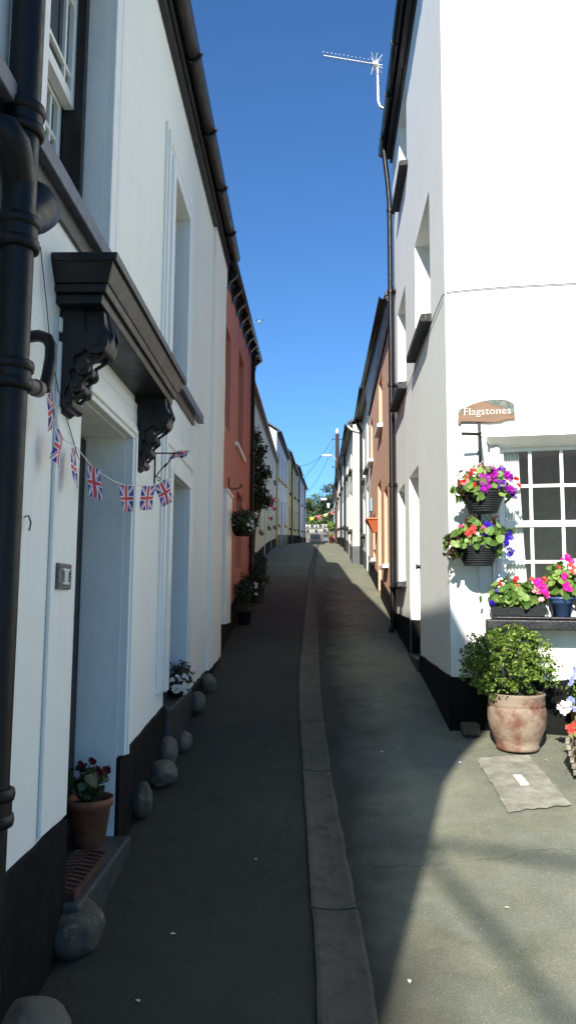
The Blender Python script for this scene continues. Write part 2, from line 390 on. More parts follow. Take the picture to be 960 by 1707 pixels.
def door(P, s0, s1, z0, z1, o, parent, mat, handle=None, label=None):
    mb = MB(); mb.box(s0, s1, o-.05, o, z0, z1, P)
    w = s1-s0; h = z1-z0
    for a, b in ((.12, .46), (.54, .88)):
        for c, d in ((.08, .42), (.5, .92)):
            mb.box(s0+w*a, s0+w*b, o, o+.012, z0+h*c, z0+h*d, P)
    dd = obj('door', mb, mat, parent, bevel=.004, label=label)
    hb = MB(); hs = s0+w*.12 if handle == 'near' else s1-w*.12
    hb.tube([P(hs, o, z0+1.0), P(hs, o+.05, z0+1.0)], .012, 8); hb.tube([P(hs, o+.045, z0+1.0), P(hs, o+.08, z0+1.0)], .028, 12)
    obj('handle', hb, M['castiron'], dd)
    return dd
def gutter(P, s0, s1, o, za, zb, r, parent, mat, n=10, brackets=True):
    mb = MB(); L = s1-s0; vs = []; K = 8
    for s, z in ((s0, za), (s1, zb)):
        for rr in (r, r*.85):
            for k in range(K+1):
                a = math.pi+math.pi*k/K; vs.append(P(s, o+rr*math.cos(a), z+rr*math.sin(a)))
    K1 = K+1; fs = []
    for k in range(K):
        fs.append((k, k+1, 2*K1+k+1, 2*K1+k)); fs.append((K1+k, K1+k+1, 3*K1+k+1, 3*K1+k))
    for e in (0, 2*K1): fs += [(e+k, e+k+1, e+K1+k+1, e+K1+k) for k in range(K)]
    for k in (0, K): fs.append((k, K1+k, 3*K1+k, 2*K1+k))
    mb.add(vs, fs, True)
    if brackets:
        s = s0+.4
        while s < s1:
            z = za+(zb-za)*(s-s0)/L
            pts = [P(s, o+r*1.12*math.cos(math.pi+math.pi*k/8), z+r*1.12*math.sin(math.pi+math.pi*k/8)) for k in range(9)]
            mb.tube(pts, .012, 6); s += .95
    return obj('gutter', mb, mat, parent)
def roof(P, L, z0, z1, depth, rise, over, parent, mat, th=.07):
    mb = MB(); h = depth/2
    k = rise/h
    for (s, z) in ((0, None),): pass
    a, b = .0, L
    mb.hexa([P(a, over, z0-over*k*.0-.0), P(b, over, z1), P(b, -h, z1+rise), P(a, -h, z0+rise),
             P(a, over, z0+th), P(b, over, z1+th), P(b, -h, z1+rise+th), P(a, -h, z0+rise+th)])
    mb.hexa([P(a, -h-.002, z0+rise), P(b, -h-.002, z1+rise), P(b, -depth-over, z1), P(a, -depth-over, z0),
             P(a, -h-.002, z0+rise+th), P(b, -h-.002, z1+rise+th), P(b, -depth-over, z1+th), P(a, -depth-over, z0+th)])
    rf = obj('roof', mb, mat, parent)
    rb = MB(); rb.tube([P(a, -h, z0+rise+th), P(b, -h, z1+rise+th)], .08, 8); obj('ridge_tiles', rb, M['terracotta'], rf)
    return rf
def body(mb, P, L, zb, zt0, zt1, depth, rise):
    """end gables and back of a terrace house"""
    h = depth/2
    for s, z in ((0, zt0), (L, zt1)):
        mb.add([P(s,0,zb),P(s,-h,zb),P(s,-h,z+rise),P(s,0,z)], [(0,1,2,3)])
        mb.add([P(s,-h,zb),P(s,-depth,zb),P(s,-depth,z),P(s,-h,z+rise)], [(0,1,2,3)])
    mb.add([P(0,-depth,zb),P(L,-depth,zb),P(L,-depth,zt1),P(0,-depth,zt0)], [(0,1,2,3)])
def plinth(P, segs, o, parent, mat, seed=0, bottom=-.5, wav=.012, name='plinth'):
    runs = [[segs[0]]]
    for sg in segs[1:]:
        if abs(sg[0]-runs[-1][-1][1]) < .02: runs[-1].append(sg)
        else: runs.append([sg])
    for rn in runs: q = plinth_run(P, rn, o, parent, mat, seed, bottom, wav, name)
    return q
def plinth_run(P, segs, o, parent, mat, seed=0, bottom=-.5, wav=.012, name='plinth'):
    """segs: (s0,s1,ztop0,ztop1); slightly hand-painted top edge"""
    mb = MB()
    for (a, b, za, zb) in segs:
        n = max(2, int((b-a)/.07)); tp = []
        for i in range(n+1):
            s = a+(b-a)*i/n; z = za+(zb-za)*i/n+wav*noise.noise(Vector((s*6, seed, 0)))
            tp.append((s, z))
        for (s, z), (s2, z2) in zip(tp, tp[1:]):
            gz = min(z, z2)-1.2
            mb.add([P(s,o,gz),P(s2,o,gz),P(s2,o,z2),P(s,o,z)], [(0,1,2,3)])
            mb.add([P(s,o,z),P(s2,o,z2),P(s2,0,z2),P(s,0,z)], [(0,1,2,3)])
        mb.add([P(a,0,za-1.2),P(a,o,za-1.2),P(a,o,tp[0][1]),P(a,0,tp[0][1])], [(0,1,2,3)])
        mb.add([P(b,0,zb-1.2),P(b,o,zb-1.2),P(b,o,tp[-1][1]),P(b,0,tp[-1][1])], [(0,1,2,3)])
    return obj(name, mb, mat, parent, merge=True)

def leaves(mb, c, rad, n, size, shell=.55, flat=0, mi=0, up=.3, lump=.25, kind='leaf', seed=0, zmin=-9, squash=None):
    """many separate small leaves spread through an uneven volume"""
    rnd = random.Random(seed*77+n)
    for _ in range(n):
        while True:
            d = Vector((rnd.gauss(0,1), rnd.gauss(0,1), rnd.gauss(0,1))).normalized()
            k = 1+lump*noise.noise(d*2.1+Vector((seed*3.1, 0, 0)))*2 + lump*.6*noise.noise(d*5+Vector((0, seed*2.3, 0)))
            rr = (shell+(1-shell)*rnd.random()**.6)*k
            if d.z*rr > zmin: break
        p = Vector((c[0]+d.x*rr*rad[0], c[1]+d.y*rr*rad[1], c[2]+d.z*rr*rad[2]))
        nrm = (d+Vector((rnd.uniform(-1,1), rnd.uniform(-1,1), rnd.uniform(-1,1)))*.8+Vector((0,0,up))).normalized()
        one_leaf(mb, p, nrm, size*rnd.uniform(.6, 1.3), rnd, kind, mi)
def one_leaf(mb, p, nrm, sz, rnd, kind='leaf', mi=0):
    a = nrm.orthogonal().normalized(); a.rotate(Matrix.Rotation(rnd.uniform(0, 6.28), 3, nrm)); b = nrm.cross(a)
    if kind == 'leaf':
        vs = [p-a*sz*.5, p+b*sz*.3+nrm*sz*.08, p+a*sz*.55-nrm*sz*.1, p-b*sz*.3+nrm*sz*.08]
        mb.add(vs, [(0,1,2),(0,2,3)], False, mi)
    elif kind == 'round':
        n = 8; vs = [p]
        for k in range(n):
            th = 2*math.pi*k/n; r = sz*.5*(1+.14*math.sin(k*2.4)); vs.append(p+a*r*math.cos(th)+b*r*math.sin(th)+nrm*sz*(.12+.06*math.sin(3*th)))
        mb.add(vs, [(0, 1+k, 1+(k+1) % n) for k in range(n)], True, mi)
    elif kind == 'petal5':
        vs = [p]; n = 5; fs = []
        for k in range(n):
            th = 2*math.pi*k/n
            for dth, r, h in ((-.55, .42, .2), (-.25, .56, .24), (.25, .56, .24), (.55, .42, .2)):
                vs.append(p+(a*math.cos(th+dth)+b*math.sin(th+dth))*sz*r+nrm*sz*h)
            o = 1+4*k; fs += [(0, o, o+1), (0, o+1, o+2), (0, o+2, o+3)]
        mb.add(vs, fs, False, mi)
def bloom(mb, pts, size, seed=1, mi=0, facing=(0,-1,.3), per=5):
    per = per+3; rnd = random.Random(seed); f = Vector(facing).normalized()
    for p in pts:
        for k in range(per):
            q = Vector(p)+Vector((rnd.uniform(-1,1), rnd.uniform(-1,1)*.5, rnd.uniform(-1,1)))*size*.45
            nr = (f+Vector((rnd.uniform(-1,1), rnd.uniform(-1,1), rnd.uniform(-1,1)))*.45).normalized()
            one_leaf(mb, q, nr, size*rnd.uniform(.5, 1.0), rnd, 'petal5', mi)
def rock(name, c, r, label, mat, seed, flat=1.0, rz=0):
    bm = bmesh.new(); bmesh.ops.create_icosphere(bm, subdivisions=4, radius=1)
    mb = MB(); 
    for v in bm.verts:
        d = v.co.normalized(); k = 1+.17*noise.noise(d*1.2+Vector((seed*3.7, 0, 0)))+.07*noise.noise(d*3.3+Vector((0, seed, 0)))+.02*noise.noise(d*11)
        q = Vector((d.x*r[0], d.y*r[1], d.z*r[2]))*k; q.rotate(Matrix.Rotation(rz, 3, 'Z')); mb.v.append(tuple(q+Vector(c)))
    mb.f = [[v.index for v in f.verts] for f in bm.faces]; mb.sm = [True]*len(mb.f); mb.mi = [0]*len(mb.f); bm.free()
    o = obj(name, mb, mat, None, loc=c); tag(o, label, 'stone', 'beach stones set along the wall foot'); return o

# ------------------------------------------------------------------ ground
mb = MB()
xs = sorted({-400,-150,-60,-30,-15,-8,-5,-3,-2}|{-1.5+.125*i for i in range(41)}|{4,6,10,20,40,80,200,400})
ys = sorted({-120,-60,-30,-15,-8,-4,-2}|{-1+.25*i for i in range(70)}|{17+i for i in range(115)}|{135,145,160,200,260,340,450,600,900})
for y in ys:
    for x in xs:
        z = ground(x, y)
        if 2 < y < 40 and -2 < x < 4: z += .006*noise.noise(Vector((x*1.1, y*.8, 0)))
        mb.v.append((x, y, z))
nx = len(xs)
for j in range(len(ys)-1):
    for i in range(nx-1): mb.f.append([j*nx+i, j*nx+i+1, (j+1)*nx+i+1, (j+1)*nx+i]); mb.sm.append(True); mb.mi.append(0)
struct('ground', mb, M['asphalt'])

# dished concrete channel down the middle of the alley, cast in lengths
CL = [(-1.5, .16, .125),(2.6, .158, .107),(3.7, .142, .102),(5.1, .095, .092),(6.4,.055,.098),(7.6, .045, .105),(9.5, .06, .10),(12,.085, .085),(14.7, .11, .078),(18.3, .16, .065),(24, .30, .065),(32, .45, .065),(45, .8, .065)]
def cl(y):
    ys_ = [c[0] for c in CL]
    for (a, b, w), (c, d, w2) in zip(CL, CL[1:]):
        if y <= c:
            t_ = (y-a)/(c-a); return b+(d-b)*t_, w+(w2-w)*t_
    return CL[-1][1:]
def cls(y): 
    q = [cl(y+d) for d in (-.6,-.3,0,.3,.6)]; return sum(a for a, b in q)/5, sum(b for a, b in q)/5
mb = MB(); joints = [-1.5, .7, 2.05, 3.62, 5.38, 6.5, 7.25, 9.0, 10.7, 12.4, 14.1, 15.8, 17.6]+[19.5+2*i for i in range(12)]
for ji, (a, b) in enumerate(zip(joints, joints[1:])):
    a += .006; b -= .006; n = max(4, int((b-a)/.12)); rows = []
    jit = random.uniform(-.006, .006)
    for i in range(n+1):
        y = a+(b-a)*i/n; cx, w = cls(y); row = []
        wl = .008*noise.noise(Vector((y*4, 1, ji))); wr = .008*noise.noise(Vector((y*4, 5, ji)))
        for u, h in ((-1, -.03), (-1, .012), (-.85, .014), (-.5, .008), (0, .005), (.5, .008), (.85, .014), (1, .012), (1, -.03)):
            x = cx+jit+u*w+(wl if u < 0 else wr)*abs(u); row.append((x, y, ground(x, y)+h+.004))
        rows.append(row)
    o = len(mb.v); 
    for r in rows: mb.v += r
    for i in range(n):
        for k in range(8): mb.f.append([o+i*9+k, o+i*9+k+1, o+(i+1)*9+k+1, o+(i+1)*9+k]); mb.sm.append(False); mb.mi.append(0)
    for e in (0, n): mb.f.append([o+e*9+k for k in range(9)]); mb.sm.append(False); mb.mi.append(0)
struct('drainage_channel', mb, M['channel'])

# pale slab set in the forecourt
mb = MB(); q = [(1.16, 4.55), (1.535, 4.62), (1.535, 5.46), (1.172, 5.43)]
n = 26; vs = []
for j in range(n+1):
    for i in range(n+1):
        u, v = i/n, j/n
        x = (q[0][0]*(1-u)+q[1][0]*u)*(1-v)+(q[3][0]*(1-u)+q[2][0]*u)*v; y = (q[0][1]*(1-u)+q[1][1]*u)*(1-v)+(q[3][1]*(1-u)+q[2][1]*u)*v
        if i in (0, n) : x += .022*noise.noise(Vector((y*13, i, 0)))
        if j in (0, n) : y += .022*noise.noise(Vector((x*17, j, 0)))
        vs.append((x, y, ground(x, y)+.009))
mb.add(vs, [(j*(n+1)+i, j*(n+1)+i+1, (j+1)*(n+1)+i+1, (j+1)*(n+1)+i) for j in range(n) for i in range(n)], False)
sl = struct('paving_slab', mb, M['slab'])
mb = MB(); zz = ground(1.345, 5.0)
mb.box(-.028, .028, -.075, .075, 0, .014, lambda a, b_, c: (1.35+a-.02*b_, 4.985+b_, ground(1.35, 4.985+b_)+.008+c))
obj('marker_inlay', mb, M['slabwhite'], sl, bevel=.004)

# ------------------------------------------------------------------ HOUSE NO. 1, left
PL = lambda s, o, z: (-1+o, s, z)
H1 = root('terraced_house', (-1, 3.7, ground(-1, 3.7)), 'white house with black door hood, window sill band and black plinth beside the bunting', 'house')
OPS = [(2.62, 3.54, 3.285, 4.70), (5.32, 6.0, 3.285, 4.69), (3.28, 4.17, .33, 2.475), (5.5, 6.3, .62, 2.50), (.6,1.4,3.285,4.7),(-.9,.2,1.0,2.4)]
mb = MB(); PH = lambda s, o, z: (-1+o, s-1.66, z)
ops2 = [(a+1.66, b_+1.66, c, d) for a, b_, c, d in OPS]
wall_panel(mb, PH, 10.51, -1, 5.62, 5.66, ops2, .24); body(mb, PH, 10.51, -1, 5.62, 5.66, 6.5, 2.0)
obj('wall', mb, M['white'], H1, merge=True)
mb = MB(); mb.prism([(0,4.45),(.08,4.8),(.21,5.12),(.31,5.38),(.31,5.60),(0,5.60)], -1.66, -1.34, PL); obj('shadow_corbel', mb, M['white'], H1, bevel=.01)  # added out of view, shaped to widen the shadow on the corner house
mb = MB()                                                     # end pilaster, uneven edge
for i in range(40):
    z0 = .5+i*.128; z1 = z0+.128
    e0 = .014*noise.noise(Vector((0, 0, z0*2.3))); e1 = .014*noise.noise(Vector((0, 0, z1*2.3)))
    mb.hexa([PL(7.80+e0,-.02,z0),PL(8.87,-.02,z0),PL(8.87,.035+e0,z0),PL(7.80+e0,.035,z0),PL(7.80+e1,-.02,z1),PL(8.87,-.02,z1),PL(8.87,.035+e1,z1),PL(7.80+e1,.035,z1)])
obj('pilaster', mb, M['white'], H1, merge=True)
roof(PH, 10.51, 5.70, 5.74, 6.5, 2.0, .10, H1, M['slate'])
mb = MB(); mb.box(-1.66, 8.87, .001, .05, 5.545, 5.70, PL); mb.box(-1.66, 8.87, .05, .075, 5.60, 5.72, PL)
obj('fascia', mb, M['blackpaint'], H1, bevel=.004)
gutter(PL, -1.66, 8.95, .125, 5.70, 5.72, .062, H1, M['blackpaint'])
# sash windows of the upper floor
def arch(s0, s1, z0, z1, w, parent, zbot=None, steps=((0, 1, .018), (.0, .42, .042), (.6, .86, .032)), right=True, left=True, top=True, mat=None):
    mb = MB()
    for i, (a, b_, h) in enumerate(steps):
        a = a*w+.0036-.0011*i; b_ = b_*w-.0007*i
        if right: mb.box(s1+a, s1+b_, -.03, h, z0, z1+a, PL)
        if left: mb.box(s0-b_, s0-a, -.03, h, z0, z1+a, PL)
        if top: mb.box(s0-(b_ if left else 0), s1+(b_ if right else 0), -.03, h-.0007, z1+a, z1+b_, PL)
    return obj('architrave', mb, mat or M['trim'], parent, bevel=.006)
for (a, b_, c, d) in (OPS[0], OPS[1], OPS[4]):
    arch(a, b_, c+.0, d, .26, H1)
    w = window(PL, a+.045, b_-.045, 3.97, d-.0, -.145, H1, M['trim'], M['darkglass'], xs=(a+.17, (a+b_)/2, b_-.17), zs=(4.12, 4.5), fw=.045, bw=.022)
    w2 = window(PL, a+.06, b_-.06, c+.03, 4.0, -.20, H1, M['trim'], M['darkglass'], xs=(a+.18, (a+b_)/2, b_-.18), zs=(3.40, 3.78), fw=.045, bw=.022)
    mb = MB(); mb.box(b_-.05, b_-.001, -.239, -.10, c+.001, d-.001, PL); mb.box(a+.001, a+.05, -.239, -.10, c+.001, d-.001, PL); mb.box(a+.05, b_-.05, -.239, -.101, d-.04, d-.001, PL)
    obj('sash_box', mb, M['blackpaint'], H1)
mb = MB(); mb.hexa([PL(.3,-.10,3.20),PL(6.93,-.10,3.20),PL(6.93,.055,3.19),PL(.3,.055,3.19),PL(.3,-.10,3.295),PL(6.93,-.10,3.295),PL(6.93,.055,3.265),PL(.3,.055,3.265)])
obj('sill', mb, M['slatesill'], H1, bevel=.006, label='long grey painted sill band under both upper windows')
mb = MB(); mb.box(.3, 6.6, .001, .018, 3.10, 3.188, PL); obj('under_sill_band', mb, M['blackpaint'], H1)
# front door
d1 = door(PL, 3.30, 4.15, .345, 2.46, -.215, H1, M['blackdoor'], 'near')
arch(3.28, 4.17, .76, 2.475, .18, H1, steps=((.0, .48, .045), (.48, 1, .022), (.15, .33, .058)), left=False)
mb = MB(); mb.box(2.96, 3.278, .0005, .016, .70, 2.62, PL); mb.box(2.96, 4.40, .0005, .015, 2.66, 2.72, PL); mb.box(3.06, 4.42, .0005, .013, 2.60, 2.62, PL)
obj('door_surround', mb, M['white'], H1, bevel=.005)
# second door beyond
door(PL, 5.52, 6.28, .85, 2.49, -.20, H1, M['blackdoor'], 'near')
arch(5.5, 6.3, .95, 2.50, .30, H1)
# hood over the door with scroll corbels
mb = MB()
for (e, o0, za, e2, o1, zb) in ((.05, .205, 2.80, .05, .212, 2.835), (.03, .185, 2.76, .03, .19, 2.80), (.055, .215, 2.835, .10, .245, 2.905), (.105, .258, 2.905, .105, .262, 2.94)):
    mb.taper((2.95-e, 4.52+e, .001, o0), za, (2.95-e2, 4.52+e2, .001, o1), zb, PL)
hood = obj('door_hood', mb, M['blackpaint'], H1, bevel=.005)
prof = [(0,2.76),(.175,2.76),(.18,2.70),(.205,2.66),(.20,2.61),(.16,2.575),(.115,2.565),(.11,2.54),(.125,2.515),(.105,2.49),(.085,2.48),(.10,2.445),(.08,2.42),(.06,2.41),(.05,2.36),(.02,2.33),(0,2.345)]
def crom(P_, k=4):
    out = []; n = len(P_)
    for i in range(n-1):
        p0, p1, p2, p3 = (Vector(P_[max(i-1, 0)]), Vector(P_[i]), Vector(P_[i+1]), Vector(P_[min(i+2, n-1)]))
        for j in range(k):
            u = j/k; out.append(tuple(.5*((2*p1)+(p2-p0)*u+(2*p0-5*p1+4*p2-p3)*u*u+(3*p1-p0-3*p2+p3)*u**3)))
    return out+[P_[-1]]
prof = [prof[0]]+crom(prof[1:])
for s0 in (2.98, 4.36):
    mb = MB(); mb.prism([(o, z) for o, z in prof], s0+.02, s0+.12, PL); mb.prism([(o*.55, z+.02 if z < 2.5 else z) for o, z in prof], s0, s0+.14, PL)
    for (o, z, r) in ((.15, 2.625, .052), (.10, 2.515, .03), (.078, 2.44, .026), (.045, 2.37, .024)):
        mb.tube([PL(s0-.006, o, z), PL(s0+.146, o, z)], r, 18); mb.tube([PL(s0-.012, o, z), PL(s0+.152, o, z)], r*.42, 12)
    for q in (0, 3): mb.tube([PL(s0+.03+.027*q, .19-.002*q, 2.74), PL(s0+.03+.027*q, .213, 2.655), PL(s0+.03+.027*q, .17, 2.57), PL(s0+.03+.027*q, .125, 2.54), PL(s0+.03+.027*q, .13, 2.50), PL(s0+.03+.027*q, .095, 2.47), PL(s0+.03+.027*q, .10, 2.43), PL(s0+.03+.027*q, .06, 2.39)], .009, 6)
    obj('corbel', mb, M['blackpaint'], hood, bevel=.004)
plinth(PL, [(-1.66, 3.275, .60, .69), (4.175, 4.42, .745, .75), (4.42, 5.48, .755, .84)], .022, H1, M['plinth'], 1)
plinth(PL, [(6.6, 8.87, .80, .93)], .04, H1, M['plinth'], 2)
mb = MB(); mb.box(3.255, 4.19, -.235, .09, -.5, .35, PL); obj('doorstep', mb, M['step'], H1, bevel=.012)
mb = MB(); mb.hexa([PL(5.50,-.2,.2),PL(6.62,-.2,.2),PL(6.62,.045,.2),PL(5.50,.05,.2),PL(5.50,-.2,.83),PL(6.62,-.2,.84),PL(6.62,.045,.83),PL(5.50,.05,.815)]); obj('doorstep', mb, M['step'], H1, bevel=.012)

# cast-iron soil pipe on the left house
mb = MB(); cx, cy = -.942, 2.365; mb.tube([(cx, cy, -.1), (cx, cy, 6.2)], .053, 28)
SP = obj('soil_pipe', mb, M['castiron'], H1)
def ring(z, r=.068, h=.016, c=(cx, cy)):
    return [(r*.84, z-h*1.2), (r, z-h), (r*1.05, z), (r, z+h), (r*.84, z+h*1.2)]
for z0, z1 in ((2.735, 2.81), (2.27, 2.33), (.93, 1.005), (3.13, 3.20)):
    mb = MB(); mb.lathe((cx, cy, 0), ring(z0), 28); mb.lathe((cx, cy, 0), [(.063, z0), (.063, z1)], 28); mb.lathe((cx, cy, 0), ring(z1), 28)
    obj('pipe_collar', mb, M['castiron'], SP)
mb = MB()
def arcpts(c, a, b_, r, t0, t1, n=10):
    return [Vector(c)+Vector(a)*r*math.cos(t0+(t1-t0)*k/n)+Vector(b_)*r*math.sin(t0+(t1-t0)*k/n) for k in range(n+1)]
mb.tube([(cx, cy, 2.80), (cx+.0, cy+.06, 2.86), (cx-.0, cy+.13, 2.915), (cx-.005, cy+.18, 2.955), (cx-.02, cy+.20, 2.99), (cx-.06, cy+.21, 3.02), (cx-.14, cy+.21, 3.03)], [.055, .062, .072, .078, .074, .066, .06], 22)
mb.tube([(cx, cy, 2.94), (cx-.0, cy-.04, 3.0), (cx-.005, cy-.075, 3.035), (cx-.02, cy-.10, 3.06), (cx-.06, cy-.11, 3.07), (cx-.12, cy-.11, 3.07)], [.05, .056, .062, .062, .056, .052], 22)
obj('branch_elbow', mb, M['castiron'], SP)
mb = MB(); mb.tube([(cx+.01, cy+.0, 2.285), (cx+.018, cy+.10, 2.30), (cx+.022, cy+.17, 2.305)], .024, 16); mb.tube([(cx+.022, cy+.15, 2.303), (cx+.024, cy+.185, 2.307)], .030, 16)
obj('waste_stub', mb, M['greyplastic'], SP, label='grey-brown plastic stub')
mb = MB(); mb.tube([(-1.01, 2.66, 2.53), (-.96, 2.645, 2.53), (-.925, 2.635, 2.515), (-.905, 2.62, 2.48), (-.90, 2.605, 2.43), (-.902, 2.59, 2.37), (-.905, 2.57, 2.31)], .0215, 16)
obj('overflow_pipe', mb, M['castiron'], SP)
mb = MB()
PV = lambda pts: mb.tube(pts, .0022, 6)
PV([(-1+.004, 2.72, 2.9), (-.985, 2.78, 2.70), (-.99, 2.86, 2.55), (-.985, 2.95, 2.42), (-.975, 3.1, 2.28), (-.985, 3.26, 2.19)])
tag(obj('wall_cable', mb, M['cable'], None, loc=(-.99, 2.9, 2.5)), 'thin slack grey cable hanging beside the near hood corbel', 'cable')

# number plaque
NP = root('number_plaque', (-1, 3.1, 1.6), 'small patterned tile with the number 1 beside the door with the black hood', 'plaque')
mb = MB(); mb.box(3.01, 3.18, .0165, .027, 1.628, 1.732, PL); obj('backplate', mb, plain('dark_grey_tile', (.10, .095, .09), .4, 0, .3, 60, .3), NP, bevel=.003)
mb = MB()
for i in range(9):
    mb.box(3.02+i*.0175, 3.030+i*.0175, .027, .031, 1.632, 1.642, PL); mb.box(3.02+i*.0175, 3.030+i*.0175, .027, .031, 1.718, 1.728, PL)
for i in range(5):
    mb.box(3.016, 3.030, .027, .031, 1.648+i*.0135, 1.656+i*.0135, PL); mb.box(3.160, 3.174, .027, .031, 1.648+i*.0135, 1.656+i*.0135, PL)
obj('border_pattern', mb, plain('grey_glaze', (.2, .19, .18), .35), NP)
mb = MB(); mb.box(3.078, 3.118, .0272, .034, 1.657, 1.703, PL); mb.box(3.055, 3.141, .0272, .034, 1.648, 1.657, PL); mb.box(3.055, 3.141, .0272, .034, 1.703, 1.712, PL)
obj('numeral', mb, M['p_white'], NP)
mb = MB(); mb.tube([(-.998, 2.69, 1.88), (-.985, 2.69, 1.885), (-.975, 2.69, 1.86), (-.98, 2.69, 1.83)], .003, 6)
tag(obj('wall_hook', mb, M['rust'], None, loc=(-.99, 2.69, 1.86)), 'tiny rusty hook on white wall beside the big black pipe', 'hook')

# wrought-iron scroll bracket
BR = root('plant_bracket', (-1, 4.97, 2.5), 'black wrought-iron scroll bracket on white wall between the two black doors', 'bracket')
mb = MB(); mb.tube([PL(4.97,.006,2.34),PL(4.97,.006,2.545)], .005, 8); mb.tube([PL(4.97,.006,2.545),PL(4.97,.17,2.545)], .005, 8)
mb.tube([PL(4.97,.17,2.545)]+[PL(4.97,.178+.018*math.sin(a)*(1-a/9),2.527+.018*math.cos(a)*(1-a/9)) for a in [k*.5 for k in range(13)]], .0035, 6)
mb.tube([PL(4.97,.01,2.385),PL(4.97,.05,2.44),PL(4.97,.09,2.48),PL(4.97,.135,2.54)], .0042, 8); mb.tube([PL(4.97,.066,2.455),PL(4.97,.084,2.473)], .008, 8)
mb.tube([PL(4.97,.01,2.385)]+[PL(4.97,.025+.015*math.sin(a)*(1-a/9)+.006,2.37+.015*math.cos(a)*(1-a/9)) for a in [k*.5 for k in range(13)]], .0032, 6)
mb.tube([PL(4.97,.006,2.34),PL(4.97,.006,2.30)], .004, 6)
obj('scroll_frame', mb, M['castiron'], BR)

# union flag bunting
pathp = [(-.905, 2.60, 2.33), (-.925, 2.74, 2.30), (-.93, 2.80, 2.235), (-.93, 2.87, 2.20), (-.925, 3.02, 2.20), (-.925, 3.28, 2.155), (-.92, 3.6, 2.15), (-.92, 3.86, 2.165), (-.92, 4.35, 2.24), (-.90, 4.72, 2.31), (-.87, 4.9, 2.37), (-.83, 4.97, 2.54)]
UB = root('flag_bunting', (-.92, 3.8, 2.1), 'string of eight red white and blue union flags sagging across the black hooded doorway', 'bunting')
mb = MB(); sp = []
for i in range(len(pathp)-1):
    a, b_ = Vector(pathp[i]), Vector(pathp[i+1])
    for k in range(5): sp.append(a.lerp(b_, k/5))
sp.append(Vector(pathp[-1])); mb.tube(sp, .0022, 6); obj('string', mb, M['rope'], UB)
def flag(pA, pB, drop, curl, seed, dirv=None, w=None):
    """cloth hung from its top edge pA-pB, falling along dirv"""
    pA, pB = Vector(pA), Vector(pB); mid_ = (pA+pB)/2; pA = mid_+(pA-mid_)*.84; pB = mid_+(pB-mid_)*.84; drop *= .82; dv = Vector(dirv or (0, 0, -1)).normalized(); e = (pB-pA); nr = e.cross(dv).normalized()
    nu, nv = 12, 20; me = bpy.data.meshes.new('flag'); vs = []; uvs = []
    for j in range(nv+1):
        for i in range(nu+1):
            u, v = i/nu, j/nv
            off = curl*(.5*math.sin(u*4.5+seed)*(.3+v)+.6*math.sin(v*3.2+seed*1.7+u*1.5)*v)
            sh = 1-.18*v*abs(math.sin(seed*2.1+v))
            p = pA+e*(.5+(u-.5)*sh)+dv*(drop*v*(1-.04*math.sin(u*3+seed)))+nr*off+e*.12*math.sin(seed+v*2)*v
            vs.append(tuple(p-Vector((-.92, 3.8, 2.1)))); uvs.append((v, u))
    fs = [(j*(nu+1)+i, j*(nu+1)+i+1, (j+1)*(nu+1)+i+1, (j+1)*(nu+1)+i) for j in range(nv) for i in range(nu)]
    me.from_pydata(vs, [], fs); L_ = me.uv_layers.new(name='UVMap')
    for p in me.polygons:
        p.use_smooth = True
        for li in p.loop_indices: L_.data[li].uv = uvs[me.loops[li].vertex_index]
    me.materials.append(M['flag']); o = bpy.data.objects.new('flag', me); C.objects.link(o); o.parent = UB
flag((-.885,2.62,2.34),(-.945,2.70,2.32), .155, .015, 1.2, (-.04,.28,-1))
flag((-.94,2.80,2.235),(-.93,2.88,2.205), .155, .02, 2.6, (.02,0,-1))
flag((-.95,3.02,2.20),(-.942,3.10,2.19), .185, .018, 4.0, (.07,.02,-1))
flag((-.94,3.235,2.165),(-.898,3.30,2.15), .165, .022, .6)
flag((-.945,3.80,2.16),(-.875,3.88,2.165), .165, .02, 5.1)
flag((-.95,4.33,2.23),(-.865,4.41,2.245), .165, .02, 3.4)
flag((-.945,4.67,2.27),(-.865,4.73,2.345), .17, .02, 1.9, (.30,.12,-.72))
flag((-.92,5.0,2.50),(-.89,5.10,2.585), .15, .016, 2.2, (1,.1,.28))

# ------------------------------------------------------------------ stones at the wall foot, pots
rock('beach_stone', (-.955, 3.32, ground(-1,3.3)+.075), (.125, .16, .10), 'largest round stone, mottled with pale lichen, at the near end of the doorstep', M['lichen'], 1)
rock('beach_stone', (-.93, 2.72, ground(-1,2.7)+.03), (.15, .17, .10), 'smooth grey stone cut off by the bottom left corner', M['stone'], 2)
rock('beach_stone', (-.945, 4.60, ground(-1,4.6)+.10), (.065, .08, .105), 'tall upright pale stone at the far end of the doorstep', M['lichen'], 3)
rock('beach_stone', (-.925, 5.13, ground(-1,5.13)+.07), (.10, .11, .085), 'dark smooth ball-shaped stone touching the brown upright one', M['stone'], 4)
rock('beach_stone', (-.955, 5.44, ground(-1,5.44)+.10), (.08, .09, .105), 'brownish upright stone just behind the dark ball-shaped stone', M['stone'], 5)
rock('beach_stone', (-.90, 5.80, ground(-1,5.8)+.06), (.075, .085, .075), 'small solitary round stone midway between the two door steps', M['stone'], 6)
rock('beach_stone', (-.925, 6.70, ground(-1,6.7)+.095), (.075, .09, .095), 'upright egg-shaped stone beside the flowers of the second doorstep', M['stone'], 7)
rock('beach_stone', (-.92, 7.40, ground(-1,7.4)+.075), (.085, .085, .09), 'farthest stone, round, by the foot of the white pilaster', M['stone'], 8)

